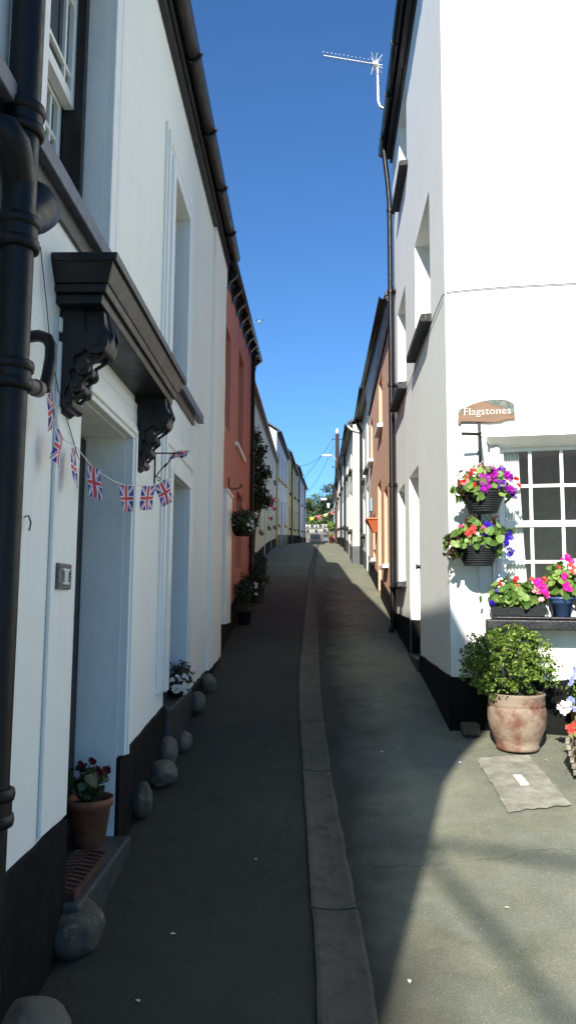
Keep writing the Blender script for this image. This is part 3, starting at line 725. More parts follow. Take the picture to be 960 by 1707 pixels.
def pot_prof(r, h, rim=.03, th=.012):
    return [(0, .0), (r*.70, 0), (r*.93, h-rim), (r*1.03, h-rim), (r*1.06, h), (r*.98, h), (r*.93, h-rim*1.2), (r*.90, h-.05), (0, h-.05)]
PT = root('potted_geranium', (-1.09, 4.02, .35), 'terracotta flowerpot with straggly red-flowered geranium on the black door step', 'plant pot')
mb = MB(); mb.lathe((-1.09, 4.02, .351), pot_prof(.112, .235, .04), 32); pt = obj('flowerpot', mb, M['terracotta'], PT)
mb = MB(); mb.disc((-1.09, 4.02, .351+.205), .10); obj('soil', mb, M['soil'], PT)
mb = MB()
for k in range(7):
    a = k*.9; mb.tube([(-1.09, 4.02, .55), (-1.09+.04*math.cos(a), 3.98+.04*math.sin(a), .65), (-1.09+.07*math.cos(a), 3.98+.07*math.sin(a), .70+.02*(k % 4))], .004, 6)
obj('stem', mb, M['leaf_dark'], PT)
mb = MB(); leaves(mb, (-1.09, 3.97, .66), (.10, .10, .08), 70, .06, .3, kind='round', seed=3); obj('foliage', mb, leafmat('dusky_geranium_leaves', (.03,.055,.02), (.05,.085,.035), (.09,.12,.06)), PT)
mb = MB(); bloom(mb, [(-1.06, 3.93, .775), (-1.0, 3.96, .73), (-1.12, 3.95, .76), (-1.02, 3.9, .74)], .03, 3, per=4); obj('blossom', mb, petal('dusky_red_petals', (.10, .008, .006)), PT)
# patterned terracotta block lying on the step
TB = MB(); TB.box(-1.10, -.945, 3.30, 3.84, .351, .385)
for i in range(11):
    y = 3.31+i*.047
    TB.hexa([(-1.095,y,.384),(-1.025,y+.03,.384),(-1.025,y+.045,.384),(-1.095,y+.015,.384),(-1.095,y,.392),(-1.025,y+.03,.392),(-1.025,y+.045,.392),(-1.095,y+.015,.392)])
    TB.hexa([(-1.022,y+.03,.384),(-.95,y,.384),(-.95,y+.015,.384),(-1.022,y+.045,.384),(-1.022,y+.03,.392),(-.95,y,.392),(-.95,y+.015,.392),(-1.022,y+.045,.392)])
tag(obj('terracotta_block', TB, two('dark_terracotta', (.045,.022,.015), (.085,.042,.03), 12), None, loc=(-1.02, 3.57, .351)), 'terracotta block with herringbone ridges lying in front of the flowerpot', 'block')

# small grey flowering plant on the second step
FP = root('potted_daisies', (-.99, 6.05, .83), 'low pot of white daisies and dark foliage on the second doorstep', 'plant pot')
mb = MB(); mb.lathe((-1.0, 6.05, .835), pot_prof(.08, .09, .02), 20); obj('flowerpot', mb, M['blackpot'], FP)
mb = MB(); leaves(mb, (-.98, 6.12, .99), (.09, .22, .11), 900, .028, .2, seed=5, lump=.4); obj('foliage', mb, M['leaf_dark'], FP)
mb = MB(); rnd = random.Random(4); bloom(mb, [(-.94+rnd.uniform(-.05,.05), 5.86+rnd.uniform(-.1,.1), .96+rnd.uniform(-.07,.06)) for _ in range(34)], .022, 5, per=2); obj('blossom', mb, M['p_white'], FP)

# ------------------------------------------------------------------ SALMON HOUSE and the rest of the left terrace
def terrace(name, label, p0, p1, side, za, zb, wallmat, ops, depth=6, rise=1.9, over=.15, plz=.45, plmat='plinth', doors=(), frames='trim', roofm='slate', rec=.12, pipe=None, pipemat='castiron', gut='blackpaint', sillm='sillR', glass='darkglass', sills=True, gable=True, group='terraced houses lining the alley', zb0=None):
    L = math.hypot(p1[0]-p0[0], p1[1]-p0[1]); P = frame2(p0, p1, side)
    gz = lambda s: g0(p0[1]+(p1[1]-p0[1])*s/L)
    h = root(name, (p0[0], p0[1], gz(0)), label, 'house', group)
    mb = MB(); wall_panel(mb, P, L, gz(0)-1.5, za, zb, list(ops)+[d[:4] for d in doors], rec+.03); body(mb, P, L, gz(0)-1.5, za, zb, depth, rise)
    obj('wall', mb, wallmat, h, merge=True)
    roof(P, L, za+.04, zb+.04, depth, rise, over, h, M[roofm])
    mb = MB(); mb.hexa([P(0,.001,za-.09),P(L,.001,zb-.09),P(L,.03,zb-.09),P(0,.03,za-.09),P(0,.001,za+.035),P(L,.001,zb+.035),P(L,.03,zb+.035),P(0,.03,za+.035)])
    mb.hexa([P(0,.03,za+.0),P(L,.03,zb+.0),P(L,over-.01,zb+.0),P(0,over-.01,za+.0),P(0,.03,za+.036),P(L,.03,zb+.036),P(L,over-.01,zb+.036),P(0,over-.01,za+.036)])
    obj('fascia', mb, M[gut], h)
    gutter(P, 0, L, over+.03, za+.04, zb+.04, .055, h, M[gut], brackets=False)
    for o in ops:
        a, b_, c, d = o; mid = (c+d)/2
        window(P, a+.001, b_-.001, c+.001, d-.001, -rec, h, M[frames], M[glass], xs=((a+b_)/2,), zs=(c+(d-c)*.25, c+(d-c)*.75), meet=mid, bev=0)
        if sills: sill(P, a-.08, b_+.08, c-.07, c-.001, -.02, .09, h, M[sillm], bev=0)
    for d in doors: door(P, d[0]+.001, d[1]-.001, d[2]+.001, d[3]-.001, -rec, h, M[d[4] if len(d) > 4 else 'trim'], 'near')
    if plz:
        cuts = sorted([(d[0], d[1]) for d in doors]); s = 0; segs = []
        for a, b_ in cuts+[(L, L)]:
            st = s
            while st < a-.01:
                e = min(a, st+2.0); segs.append((st, e, gz(st)+plz, gz(e)+plz)); st = e
            s = b_
        plinth(P, segs, .02, h, M[plmat], 3, wav=.01)
    if pipe is not None:
        mb = MB(); zt = za+(zb-za)*pipe/L
        mb.tube([P(pipe, over+.03, zt), P(pipe, over+.01, zt-.10), P(pipe, .05, zt-.28), P(pipe, .05, gz(pipe)-.05)], .036, 12)
        zc = gz(pipe)+.9
        while zc < zt-.5: mb.tube([P(pipe, .05, zc-.02), P(pipe, .05, zc+.02)], .047, 12); zc += 1.6
        obj('drainpipe', mb, M[pipemat], h)
    return h, P, L, gz
def wins(gz, rows):
    return [(a, b_, gz+z0, gz+z1) for a, b_, z0, z1 in rows]

SH, PS, LS, gzS = terrace('terraced_house', 'terracotta red house with corbelled eaves and black drainpipe next to the white hooded house', (-1, 8.88), (-1, 14.55), -1, 5.66, 6.17, M['salmon'],
    [(.25, .95, 3.72, 5.0), (2.15, 3.05, 3.82, 5.30), (2.1, 3.0, 2.05, 3.15)], over=.06, plz=.36, pipe=4.45, sills=False, rec=.2)
sill(PS, 1.72, 3.15, 3.73, 3.80, -.02, .045, SH, M['trim'], bev=.006)
for i in range(9):
    s = .35+i*.62; z = 5.66+.51*s/LS; mb = MB()
    mb.prism([(0, z-.02), (.13, z-.02), (.13, z-.06), (.09, z-.10), (.035, z-.15), (0, z-.26)], s, s+.07, PS)
    obj('eaves_bracket', mb, M['blackpaint'], SH, bevel=.004)
mb = MB(); mb.hexa([PS(0,.001,5.50),PS(LS,.001,6.01),PS(LS,.02,6.01),PS(0,.02,5.50),PS(0,.001,5.56),PS(LS,.001,6.07),PS(LS,.02,6.07),PS(0,.02,5.56)])
obj('eaves_band', mb, M['blackpaint'], SH)
mb = MB(); mb.hexa([(-1.0, 9.0, 1.29), (-.93, 9.0, 1.29), (-.93, 9.62, 1.29), (-1.0, 9.62, 1.29), (-1.0, 9.0, 2.85), (-.93, 9.0, 2.85), (-.93, 9.62, 2.85), (-1.0, 9.62, 2.85)]); mb.box(-.999, -.915, 8.985, 9.635, 2.851, 2.885)
tag(obj('meter_cabinet', mb, M['trim'], None, loc=(-.97, 9.3, 1.29), bevel=.006), 'tall narrow white cabinet fixed to the terracotta wall beside the white pilaster', 'cabinet')
mb = MB(); mb.tube([(-.99, 9.72, 3.13), (-.985, 9.72, 3.02), (-.95, 9.72, 2.98), (-.88, 9.72, 2.99), (-.83, 9.72, 3.01), (-.815, 9.72, 3.03), (-.83, 9.72, 3.045), (-.845, 9.72, 3.03)], .009, 8)
tag(obj('basket_bracket', mb, M['rust'], None, loc=(-.99, 9.72, 3.0)), 'rusty curved hook bracket on the terracotta wall', 'bracket')

def basket(name, label, c, r, h, wallz, bowlmat, folmat, nleaf, fr, seed, blooms, leafsize=.05, kind='round', chains=True, cat='hanging basket', extra=None):
    k = root(name, (c[0], c[1], c[2]-h), label, cat)
    mb = MB(); mb.lathe((c[0], c[1], c[2]-h), [(0, 0), (r*.52, 0), (r*.62, .012), (r*.80, h*.5), (r*.98, h), (r*1.02, h), (r*.9, h-.02), (0, h-.03)], 28)
    bo = obj('bowl', mb, bowlmat, k)
    rb = MB()
    for i in range(9):
        z = h*(i+.5)/9; rr = r*(.62+.36*(z/h))+.0015; rb.lathe((c[0], c[1], c[2]-h), [(rr-.002, z-.006), (rr+.004, z), (rr-.002, z+.006)], 28)
    obj('woven_band', rb, bowlmat, bo)
    mb = MB(); leaves(mb, (c[0], c[1], c[2]+fr[2]*.35), fr, nleaf, leafsize, .35, kind=kind, seed=seed, zmin=-.85); obj('foliage', mb, folmat, k)
    if extra:
        mb = MB()
        for (dx, dz, n_, s_) in extra: leaves(mb, (c[0]+dx, c[1]-.03, c[2]+dz), (.05, .05, .05), n_, s_, .1, kind='leaf', seed=seed+3)
        obj('trailing_foliage', mb, M['leaf_bronze'], k)
    for mt, pts, sz, per in blooms:
        mb = MB(); bloom(mb, [(c[0]+a, c[1]+b_, c[2]+z) for a, b_, z in pts], sz, seed, per=per); obj('blossom', mb, M[mt], k)
    if chains:
        mb = MB(); top = Vector((c[0], c[1], c[2]+wallz))
        for a in (0, 2.09, 4.19): mb.tube([top, (c[0]+r*math.cos(a), c[1]+r*math.sin(a), c[2])], .002, 5)
        obj('hanger', mb, M['cable'], k)
    return k

basket('hanging_basket', 'dark hanging basket with small pale flowers on the terracotta house', (-.82, 9.95, 2.52), .15, .12, .45, M['blackpot'], M['leaf_dark'], 1100, (.19, .55, .16), 9,
    [('p_white', [(.13+random.uniform(-.03,.03), -.3+random.uniform(-.2,.5), random.uniform(-.06,.12)) for _ in range(12)], .03, 2)], .05, 'leaf')
# shrubs growing up the walls and at their foot
def shrub(name, label, c, rad, n, size, mat, seed, stem=None, blooms=None, pot=None, lump=.35, cat='shrub', group=None):
    k = root(name, (c[0], c[1], ground(c[0], c[1])), label, cat, group)
    mb = MB()
    gz = ground(c[0], c[1])
    for i in range(5):
        a = i*1.3+seed; mb.tube([(c[0]+.02*math.cos(a), c[1]+.02*math.sin(a), gz), (c[0]+rad[0]*.3*math.cos(a), c[1]+rad[1]*.3*math.sin(a), (gz+c[2])/2), (c[0]+rad[0]*.6*math.cos(a), c[1]+rad[1]*.6*math.sin(a), c[2]+rad[2]*.4)], [.014, .01, .004], 6)
    obj('stem', mb, M['bark'], k)
    mb = MB(); leaves(mb, c, rad, n, size, .25, seed=seed, lump=lump); obj('foliage', mb, mat, k)
    if pot:
        mb = MB(); mb.lathe((c[0], c[1], gz+.003), pot_prof(pot[0], pot[1]), 24); obj('flowerpot', mb, M[pot[2]], k)
    if blooms:
        mb = MB(); bloom(mb, blooms[1], blooms[2], seed, per=3); obj('blossom', mb, M[blooms[0]], k)
    return k
shrub('potted_shrub', 'dark bushy plant in a grey pot at the foot of the terracotta wall', (-.86, 10.9, 1.70), (.13, .3, .2), 800, .05, M['leaf_dark'], 11, pot=(.11, .2, 'blackpot'), blooms=('p_white', [(-.68, 10.6, 1.75), (-.7, 10.9, 1.8), (-.68, 10.7, 1.66)], .03))
shrub('potted_shrub', 'drooping dark plant in pale urn below the black drainpipe', (-.80, 12.9, 1.95), (.16, .4, .22), 800, .05, M['leaf_dark'], 12, pot=(.13, .3, 'stone'))
# climber in front of the cream house
CLM = root('climbing_shrub', (-1.0, 15.1, ground(-1, 15.1)), 'tall dark climbing shrub with pink flowers growing against the cream house', 'climber')
mb = MB(); gz = ground(-1, 15.1)
mb.tube([(-1.05, 15.1, gz), (-1.02, 15.15, gz+1), (-1.05, 15.0, gz+2), (-.98, 15.1, gz+3.0)], [.03, .025, .02, .01], 8); mb.tube([(-1.02, 15.15, gz+1), (-.85, 15.3, gz+1.8), (-.75, 15.3, gz+2.4)], [.02, .014, .006], 8); obj('stem', mb, M['bark'], CLM)
mb = MB()
for (x, y, z, rx, rz, n) in ((-.98,15.15,3.45,.14,.18,300),(-.95,15.2,3.65,.22,.22,450),(-.80,15.3,3.55,.14,.16,220),(-.97,15.2,3.95,.2,.25,450),(-.85,15.3,4.1,.16,.16,250),(-1.0,15.2,4.35,.18,.25,400),(-.9,15.2,4.55,.16,.14,200),(-1.02,15.2,4.8,.12,.22,220)):
    leaves(mb, (x, y, z), (rx, .35, rz), n, .07, .1, seed=int(z*10), lump=.4)
obj('foliage', mb, M['leaf_dark'], CLM)
mb = MB(); bloom(mb, [(-.66, 15.1, 3.5), (-.68, 15.1, 3.42), (-.64, 15.2, 3.55), (-.7, 15.1, 3.15), (-.62, 15.1, 3.35)], .05, 4, per=3); obj('blossom', mb, M['p_pink'], CLM)
shrub('wall_shrub', 'dense dark shrub at the foot of the cream house', (-1.03, 16.2, 2.22), (.2, .7, .26), 900, .07, M['leaf_dark'], 21)
shrub('wall_shrub', 'lower dark shrub just beyond the terracotta house corner', (-1.08, 18.6, 2.5), (.14, .6, .16), 450, .07, M['leaf_dark'], 22)

def opsrow(L, gz, ss, w=.85, g=True, zs=((2.75, 3.95), (.95, 2.1))):
    out = []
    for s in ss:
        for i, (a, b_) in enumerate(zs): out.append((s, s+w, gz(s)+a, gz(s)+b_))
    return out
gf = lambda y0: (lambda s: g0(y0+s))
terrace('terraced_house', 'long low cream house with brown gutter behind the climbing shrub', (-1.2, 14.6), (-1.31, 33.4), -1, 6.02, 7.55, M['cream'],
    opsrow(18, gf(14.6), (5.5, 10.5, 15.5), .9, zs=((2.7, 3.6), (.9, 1.9))), doors=[(8.2, 9.1, g0(22.8)+.05, g0(22.8)+2.0, 'trim'), (13.2, 14.1, g0(27.8)+.05, g0(27.8)+2.0, 'trim')], over=.05, plz=.35, pipe=18.4, pipemat='yellowpipe', gut='greyplastic', rec=.1, sillm='wicker')
# white finial / chimney cap of the cream house seen over the terracotta corner
terrace('terraced_house', 'bright white house with yellow ochre sills between cream and straw coloured houses', (-1.31, 33.42), (-1.0, 41.2), -1, 8.95, 9.1, M['bluewhite'],
    opsrow(7.8, gf(33.4), (1.2, 3.2, 5.6), .8, zs=((3.1, 4.3),))+opsrow(7.8, gf(33.4), (1.2, 5.6), .8, zs=((1.0, 2.2),)), doors=[(3.1, 4.0, g0(36.9)+.03, g0(36.9)+2.1, 'blackdoor')], over=.12, plz=.5, plmat='plinth2', rec=.1, sillm='yellowpipe', rise=2.0, pipe=None)
terrace('terraced_house', 'straw yellow house with black drainpipe in the far left terrace', (-1.0, 41.22), (-.60, 50), -1, 9.55, 9.6, M['yellowcream'],
    opsrow(8.8, gf(41.2), (1.5, 5.8), .9, zs=((2.9, 4.1), (.9, 2.1))), doors=[(3.8, 4.7, g0(45.3), g0(45.3)+2.1, 'blackdoor')], over=.12, plz=.5, pipe=3.0, rec=.1)
terrace('terraced_house', 'narrow grey house with two black pipes in the far left terrace', (-.60, 50.02), (-.38, 54.5), -1, 10.25, 10.3, M['greywall'],
    opsrow(4.5, gf(50), (.6,), .8, zs=((2.9, 4.1), (.9, 2.1))), doors=[(2.6, 3.5, g0(53), g0(53)+2.1, 'blackdoor')], over=.12, plz=.5, pipe=2.0, rec=.1)
terrace('terraced_house', 'last white house at the far end of the left terrace', (-.38, 54.52), (.0, 63), -1, 10.2, 10.5, M['bluewhite'],
    opsrow(8.4, gf(54.5), (1.2, 5.5), .9, zs=((2.8, 4.0), (.9, 2.1))), doors=[(3.2, 4.1, g0(58), g0(58)+2.1, 'trim')], over=.12, plz=.4, pipe=5.0, rec=.1)

# ------------------------------------------------------------------ BIG WHITE HOUSE, right corner
CRN = (1.135, 6.1); FAR = (1.135+.026*4.66, 10.76)
PR = frame2(CRN, FAR, 1); yr = lambda y: (y-6.1)*math.hypot(1, .026)
a11 = R_(11)
PSo = lambda u, o, z: (CRN[0]+u*math.cos(a11)-o*math.sin(a11), CRN[1]-u*math.sin(a11)-o*math.cos(a11), z)
BH = root('corner_house', (1.135, 6.1, ground(1.135, 6.1)), 'tall white three-storey corner house with sash window, flower baskets and black plinth', 'house')
LR = yr(10.76); EZ = 8.10
rops = [(yr(8.82), yr(9.72), 6.85, 7.92), (yr(6.95), yr(8.13), 4.25, 5.47), (yr(9.15), yr(10.15), 4.22, 5.46), (yr(8.03), yr(8.93), .93, 3.01), (yr(9.44), yr(10.27), 1.82, 3.03)]
mb = MB(); wall_panel(mb, PR, LR, -.5, EZ, EZ, rops, .26)
WS = (.405, 1.62, 1.60, 2.80)
SL = 5.0; wall_panel(mb, PSo, SL, -.5, EZ, EZ, [WS], .14)
# back and far sides
c3 = PSo(SL, 0, 0); c4 = (c3[0]+.6, 11.1, 0)
f2 = PR(LR, 0, 0)
mb.add([(c3[0],c3[1],-.5),(c4[0],c4[1],-.5),(c4[0],c4[1],EZ),(c3[0],c3[1],EZ)], [(0,1,2,3)])
mb.add([(c4[0],c4[1],-.5),(f2[0],f2[1],-.5),(f2[0],f2[1],EZ),(c4[0],c4[1],EZ)], [(0,1,2,3)])
obj('wall', mb, M['white2'], BH, merge=True, recalc=False)
mb = MB(); cc = [PR(-.0,.0,EZ), PR(LR,.0,EZ), c4, c3]
rx = Vector(((cc[0][0]+cc[3][0])/2, 6.6, EZ+2.2)); ry = Vector(((cc[1][0]+cc[2][0])/2, 10.4, EZ+2.2))
e = [PR(-.0,.10,EZ+.02), PR(LR,.10,EZ+.02), (c4[0]+.1,c4[1],EZ+.02), (c3[0]+.1,c3[1],EZ+.02)]
mb.add(e+[tuple(rx), tuple(ry)], [(0,1,5,4),(1,2,5),(2,3,4,5),(3,0,4),(0,1,2,3)]); obj('roof', mb, M['slate'], BH)
mb = MB(); mb.box(-.0, LR, .001, .10, EZ-.02, EZ+.015, PR); mb.box(-.0, LR, .001, .035, EZ-.08, EZ-.02, PR); mb.box(-.0, LR, .08, .105, EZ-.05, EZ+.09, PR)
obj('fascia', mb, M['blackpaint'], BH, bevel=.004)
gutter(PR, 0, LR-.02, .155, EZ+.05, EZ+.05, .055, BH, M['blackpaint'])
for i, (a, b_, c, d) in enumerate(rops):
    if i == 3: continue
    window(PR, a+.002, b_-.002, c+.002, d-.002, -.2, BH, M['trim'], M['darkglass'], xs=((a+b_)/2,), zs=(c+(d-c)*.25, c+(d-c)*.75), meet=(c+d)/2)
sill(PR, yr(8.70), yr(9.84), 6.77, 6.85, -.05, .10, BH, M['sillR']); sill(PR, yr(6.90), yr(8.18), 4.16, 4.25, -.05, .10, BH, M['sillR']); sill(PR, yr(9.05), yr(10.25), 4.12, 4.22, -.05, .11, BH, M['sillR'])
sill(PR, yr(9.35), yr(10.36), 1.74, 1.82, -.05, .11, BH, M['sillR'])
door(PR, yr(8.03)+.004, yr(8.93)-.004, .935, 3.0, -.13, BH, M['trim'], 'near')
mb = MB(); mb.box(yr(8.0), yr(8.96), -.2, .04, .3, ground(1.2, 8.4)+.07, PR); obj('doorstep', mb, M['step'], BH, bevel=.01)
mb = MB(); mb.tube([PR(yr(8.0)-.035, 0, 1.93), PR(yr(8.0)-.035, .035, 1.93)], .02, 10); mb.tube([PR(yr(8.0)-.035, .03, 1.93), PR(yr(8.0)-.035, .045, 1.93)], .03, 12); obj('doorbell', mb, M['castiron'], BH)
plinth(PR, [(-.015, yr(8.0), 1.0, 1.03), (yr(8.96), yr(10.74), 1.37, 1.41)], .02, BH, M['plinth'], 5)
mb = MB(); mb.box(yr(8.03), yr(8.93)+.0, -.129, -.112, .6, 1.34, PR); mb.box(yr(8.93)-.012, yr(8.93)-.001, -.11, -.001, .6, 1.36, PR); obj('door_kickboard', mb, M['plinth'], BH)
plinth(PSo, [(-.015, SL, 1.0, 1.0)], .02, BH, M['plinth'], 6)
# string cable round the corner
mb = MB(); pts = [PR(s, .012, 4.10+.02*math.sin(s*2)) for s in [LR-.05-.25*i for i in range(int(LR/.25))]]+[PR(.05, .012, 4.105)]
pts2 = [PSo(.02, .012, 4.105)]+[PSo(u*.25, .012, 4.105+.008*math.sin(u)) for u in range(1, 14)]
mb.tube(pts+pts2, .004, 6); tag(obj('wall_cable', mb, M['cable'], None, loc=(1.135, 6.1, 4.1)), 'thin black cable running around the tall white corner house at first floor height', 'cable')
# downpipe
mb = MB(); s = yr(10.42); mb.tube([PR(s,.15,EZ+.0),PR(s,.145,EZ-.12),PR(s,.095,EZ-.6),PR(s,.075,EZ-.9),PR(s,.07,5.5),PR(s,.07,1.22),PR(s,.11,1.15)], .036, 14)
dp = obj('drainpipe', mb, M['castiron'], BH)
for z in (7.1, 5.9, 4.55, 3.15, 1.75):
    mb = MB(); mb.tube([PR(s,.07,z-.025),PR(s,.07,z+.025)], .047, 14); mb.box(s-.075, s+.075, .001, .03, z-.015, z+.015, PR); obj('pipe_clip', mb, M['castiron'], dp)
# grey metal things: aerial
AE = root('television_aerial', PR(yr(9.8), .05, 8.2), 'silver television aerial on a cranked pole at the eaves of the tall white house', 'aerial')
mb = MB(); mb.tube([(1.19,9.8,8.24),(1.02,9.8,8.245),(.985,9.8,8.27),(.962,9.8,8.34),(.955,9.8,8.95)], .021, 12)
for z in (8.42, 8.6, 8.78): mb.tube([(.957,9.8,z),(.956,9.8,z+.012)], .025, 12)
obj('mast', mb, M['steel'], AE)
mb = MB(); A = Vector((1.02, 9.78, 8.86)); B = Vector((.21, 9.75, 8.99)); mb.tube([A, B], .009, 8)
dB = (B-A).normalized()
for k in range(13):
    p = A+(B-A)*(.18+.82*k/12); L_ = .075; mb.tube([p+Vector((0, -L_, 0)), p+Vector((0, L_, 0))], .004, 6); mb.tube([p+Vector((0,-.03,-.02)), p+Vector((0,.03,.02))], .004, 6)
obj('boom', mb, M['steel'], AE)
mb = MB(); p = A+(B-A)*.13
for vz, vx in ((.13, .03), (-.13, .03), (.10, .10), (-.10, .10), (.14, -.05), (-.12, -.05)): mb.tube([p, p+Vector((vx, .05, vz))], .006, 6); mb.tube([p, p+Vector((vx, -.05, vz))], .006, 6)
mb.box(-.03, .03, -.03, .03, -.02, .02, lambda a, b_, c: (p.x+a, p.y+b_, p.z+c)); obj('reflector', mb, M['steel'], AE)

# south window of the corner house
u0, u1, z0, z1 = WS
wd = window(PSo, u0, u1, z0, z1, -.03, BH, M['trim'], M['glass'], xs=[.635+.235*i for i in range(4)], zs=(1.893, 2.49), fw=.03, bw=.026, meet=2.19, th=.045, bev=.003)
mb = MB(); mb.box(u0-.075, u0-.002, .001, .035, z0-.12, z1+.0, PSo); mb.box(u0-.045, u0-.01, .035, .045, z0-.12, z1, PSo); mb.box(u0-.075, u1+.1, .001, .03, z1+.001, z1+.03, PSo)
mb.hexa([PSo(.34,.001,2.80),PSo(2.0,.001,2.80),PSo(2.0,.012,2.80),PSo(.34,.012,2.80),PSo(.30,.001,2.862),PSo(2.0,.001,2.862),PSo(2.0,.16,2.855),PSo(.30,.16,2.855)])
obj('window_surround', mb, M['trim'], wd, bevel=.004)
mb = MB(); mb.box(.262, 2.2, .001, .25, 1.375, 1.452, PSo); mb.box(.33, 2.2, .001, .20, 1.453, 1.475, PSo)
obj('sill', mb, two('black_painted_sill', (.012,.012,.012), (.05,.05,.048), 8, .35, .5, .8, .3), BH, bevel=.012, label='deep black window sill carrying pots')
# room behind the window
mb = MB(); Pn = PSo
for q in ([(.16,-.142,1.2),(.16,-2.2,1.2),(.16,-2.2,3.1),(.16,-.142,3.1)], [(2.6,-.142,1.2),(2.6,-2.2,1.2),(2.6,-2.2,3.1),(2.6,-.142,3.1)], [(.16,-2.2,1.2),(2.6,-2.2,1.2),(2.6,-2.2,3.1),(.16,-2.2,3.1)], [(.16,-.142,3.1),(2.6,-.142,3.1),(2.6,-2.2,3.1),(.16,-2.2,3.1)], [(.16,-.142,1.2),(2.6,-.142,1.2),(2.6,-2.2,1.2),(.16,-2.2,1.2)]):
    mb.add([Pn(*v) for v in q], [(0,1,2,3)])
obj('room_lining', mb, plain('dark_room_wall', (.62, .58, .50), .9), BH)
def drape(ua, ub_top, ub_bot, o, name='curtain'):
    mb = MB(); n = 40; rows = 14
    for j in range(rows+1):
        v = j/rows; z = 2.77-v*1.14; ub = ub_top+(ub_bot-ub_top)*v**1.5
        for i in range(n+1):
            u = ua+(ub-ua)*i/n; mb.v.append(PSo(u, o+.012*math.sin(i*1.15)+.004*math.sin(i*2.7+j*.3), z))
    for j in range(rows):
        for i in range(n): mb.f.append([j*(n+1)+i, j*(n+1)+i+1, (j+1)*(n+1)+i+1, (j+1)*(n+1)+i]); mb.sm.append(True); mb.mi.append(0)
    return obj(name, mb, M['curtain'], BH)
drape(.40, .555, .60, -.11)
mb = MB(); mb.tube([PSo(.225,.008,1.0),PSo(.225,.008,1.95)], .006, 8); obj('conduit', mb, M['pvc'], BH)
# lampshade inside on the window ledge
LS_ = root('table_lamp', PSo(1.02, -.3, 1.62), 'white table lamp standing behind the sash window of the corner house', 'lamp')
mb = MB(); c = PSo(1.02, -.34, 0); mb.lathe((c[0], c[1], 0), [(.05, 1.62), (.05, 1.64), (.02, 1.66), (.02, 1.74)], 16); obj('lamp_base', mb, M['trim'], LS_)
mb = MB(); mb.lathe((c[0], c[1], 0), [(.15, 1.72), (.06, 1.93)], 28); obj('lamp_shade', mb, M['curtain'], LS_)

# sign
SG = root('house_sign', PSo(.3, 0, 3.0), 'brown rustic wooden board lettered Flagstones above the hanging baskets', 'sign')
outl = [(.085,2.975),(.085,3.105),(.095,3.13),(.15,3.145),(.20,3.17),(.28,3.185),(.36,3.195),(.45,3.19),(.50,3.165),(.52,3.14),(.525,3.03),(.45,3.025),(.42,3.012),(.33,3.008),(.22,3.02),(.21,3.035),(.115,3.03),(.105,2.985)]
outl = [(.085,3.00),(.088,3.09),(.10,3.115),(.15,3.13),(.20,3.155),(.28,3.175),(.36,3.185),(.45,3.18),(.50,3.155),(.522,3.135),(.525,3.02),(.46,3.018),(.42,3.003),(.34,2.998),(.22,3.008),(.11,3.012),(.103,2.992)]
def plate(mb, pts, P, o0, o1):
    n = len(pts); mb.add([P(u, o0, z) for u, z in pts]+[P(u, o1, z) for u, z in pts], [tuple(range(n))[::-1], tuple(range(n, 2*n))]+[(i, (i+1) % n, n+(i+1) % n, n+i) for i in range(n)])
mb = MB(); plate(mb, outl, PSo, .004, .030); bd = obj('board', mb, M['signwood'], SG, bevel=.003)
mb = MB(); plate(mb, [(.30,3.168),(.36,3.183),(.45,3.178),(.50,3.153),(.520,3.133),(.522,3.06),(.49,3.055),(.47,3.09),(.43,3.12),(.36,3.142)], PSo, .0302, .0325)
plate(mb, [(.092,3.088),(.102,3.113),(.15,3.128),(.19,3.146),(.17,3.13),(.12,3.10),(.105,3.07)], PSo, .0302, .0325); obj('bark_patch', mb, M['signgrey'], SG)
cu = bpy.data.curves.new('lettering', 'FONT'); cu.body = 'Flagstones'; cu.size = .092; cu.extrude = .002; cu.offset = -.0006; cu.space_character = 1.02
to = bpy.data.objects.new('lettering', cu); C.objects.link(to)
dg = bpy.context.evaluated_depsgraph_get(); tm = bpy.data.meshes.new_from_object(to.evaluated_get(dg)); bpy.data.objects.remove(to)
wmax = max(v.co.x for v in tm.vertices); k = .365/wmax
for v in tm.vertices:
    q = Vector(PSo(.128+v.co.x*k, .0335+v.co.z, 3.062+v.co.y*.92*k/k))-Vector(PSo(.3, 0, 3.0)); v.co = q
tm.materials.clear(); tm.materials.append(M['signletter']); to = bpy.data.objects.new('lettering', tm); C.objects.link(to); to.parent = SG

# iron bracket carrying the two baskets
IB = root('basket_bracket', PSo(.25, 0, 2.75), 'black iron bracket under the Flagstones board carrying the flower baskets', 'bracket')
mb = MB(); mb.box(.238, .262, .001, .016, 2.58, 3.0, PSo); mb.tube([PSo(.25,.01,2.94),PSo(.25,.28,2.86)], .010, 8); mb.tube([PSo(.25,.015,2.62),PSo(.25,.14,2.80),PSo(.25,.26,2.86)], .007, 8)
mb.tube([PSo(.25,.20,2.87),PSo(.11,.22,2.875)], .012, 8)
mb.tube([PSo(.25,.28,2.86),PSo(.25,.30,2.84),PSo(.25,.28,2.82)], .005, 6)
mb.box(.225, .25, .001, .016, 1.95, 2.28, PSo); mb.tube([PSo(.225,.01,2.27),PSo(.225,.26,2.26)], .008, 8); mb.tube([PSo(.225,.015,2.0),PSo(.225,.24,2.25)], .006, 8)
obj('iron_frame', mb, M['castiron'], IB)
c1 = PSo(.258, .26, 2.40); c2 = PSo(.215, .26, 2.00)
rnd = random.Random(12)
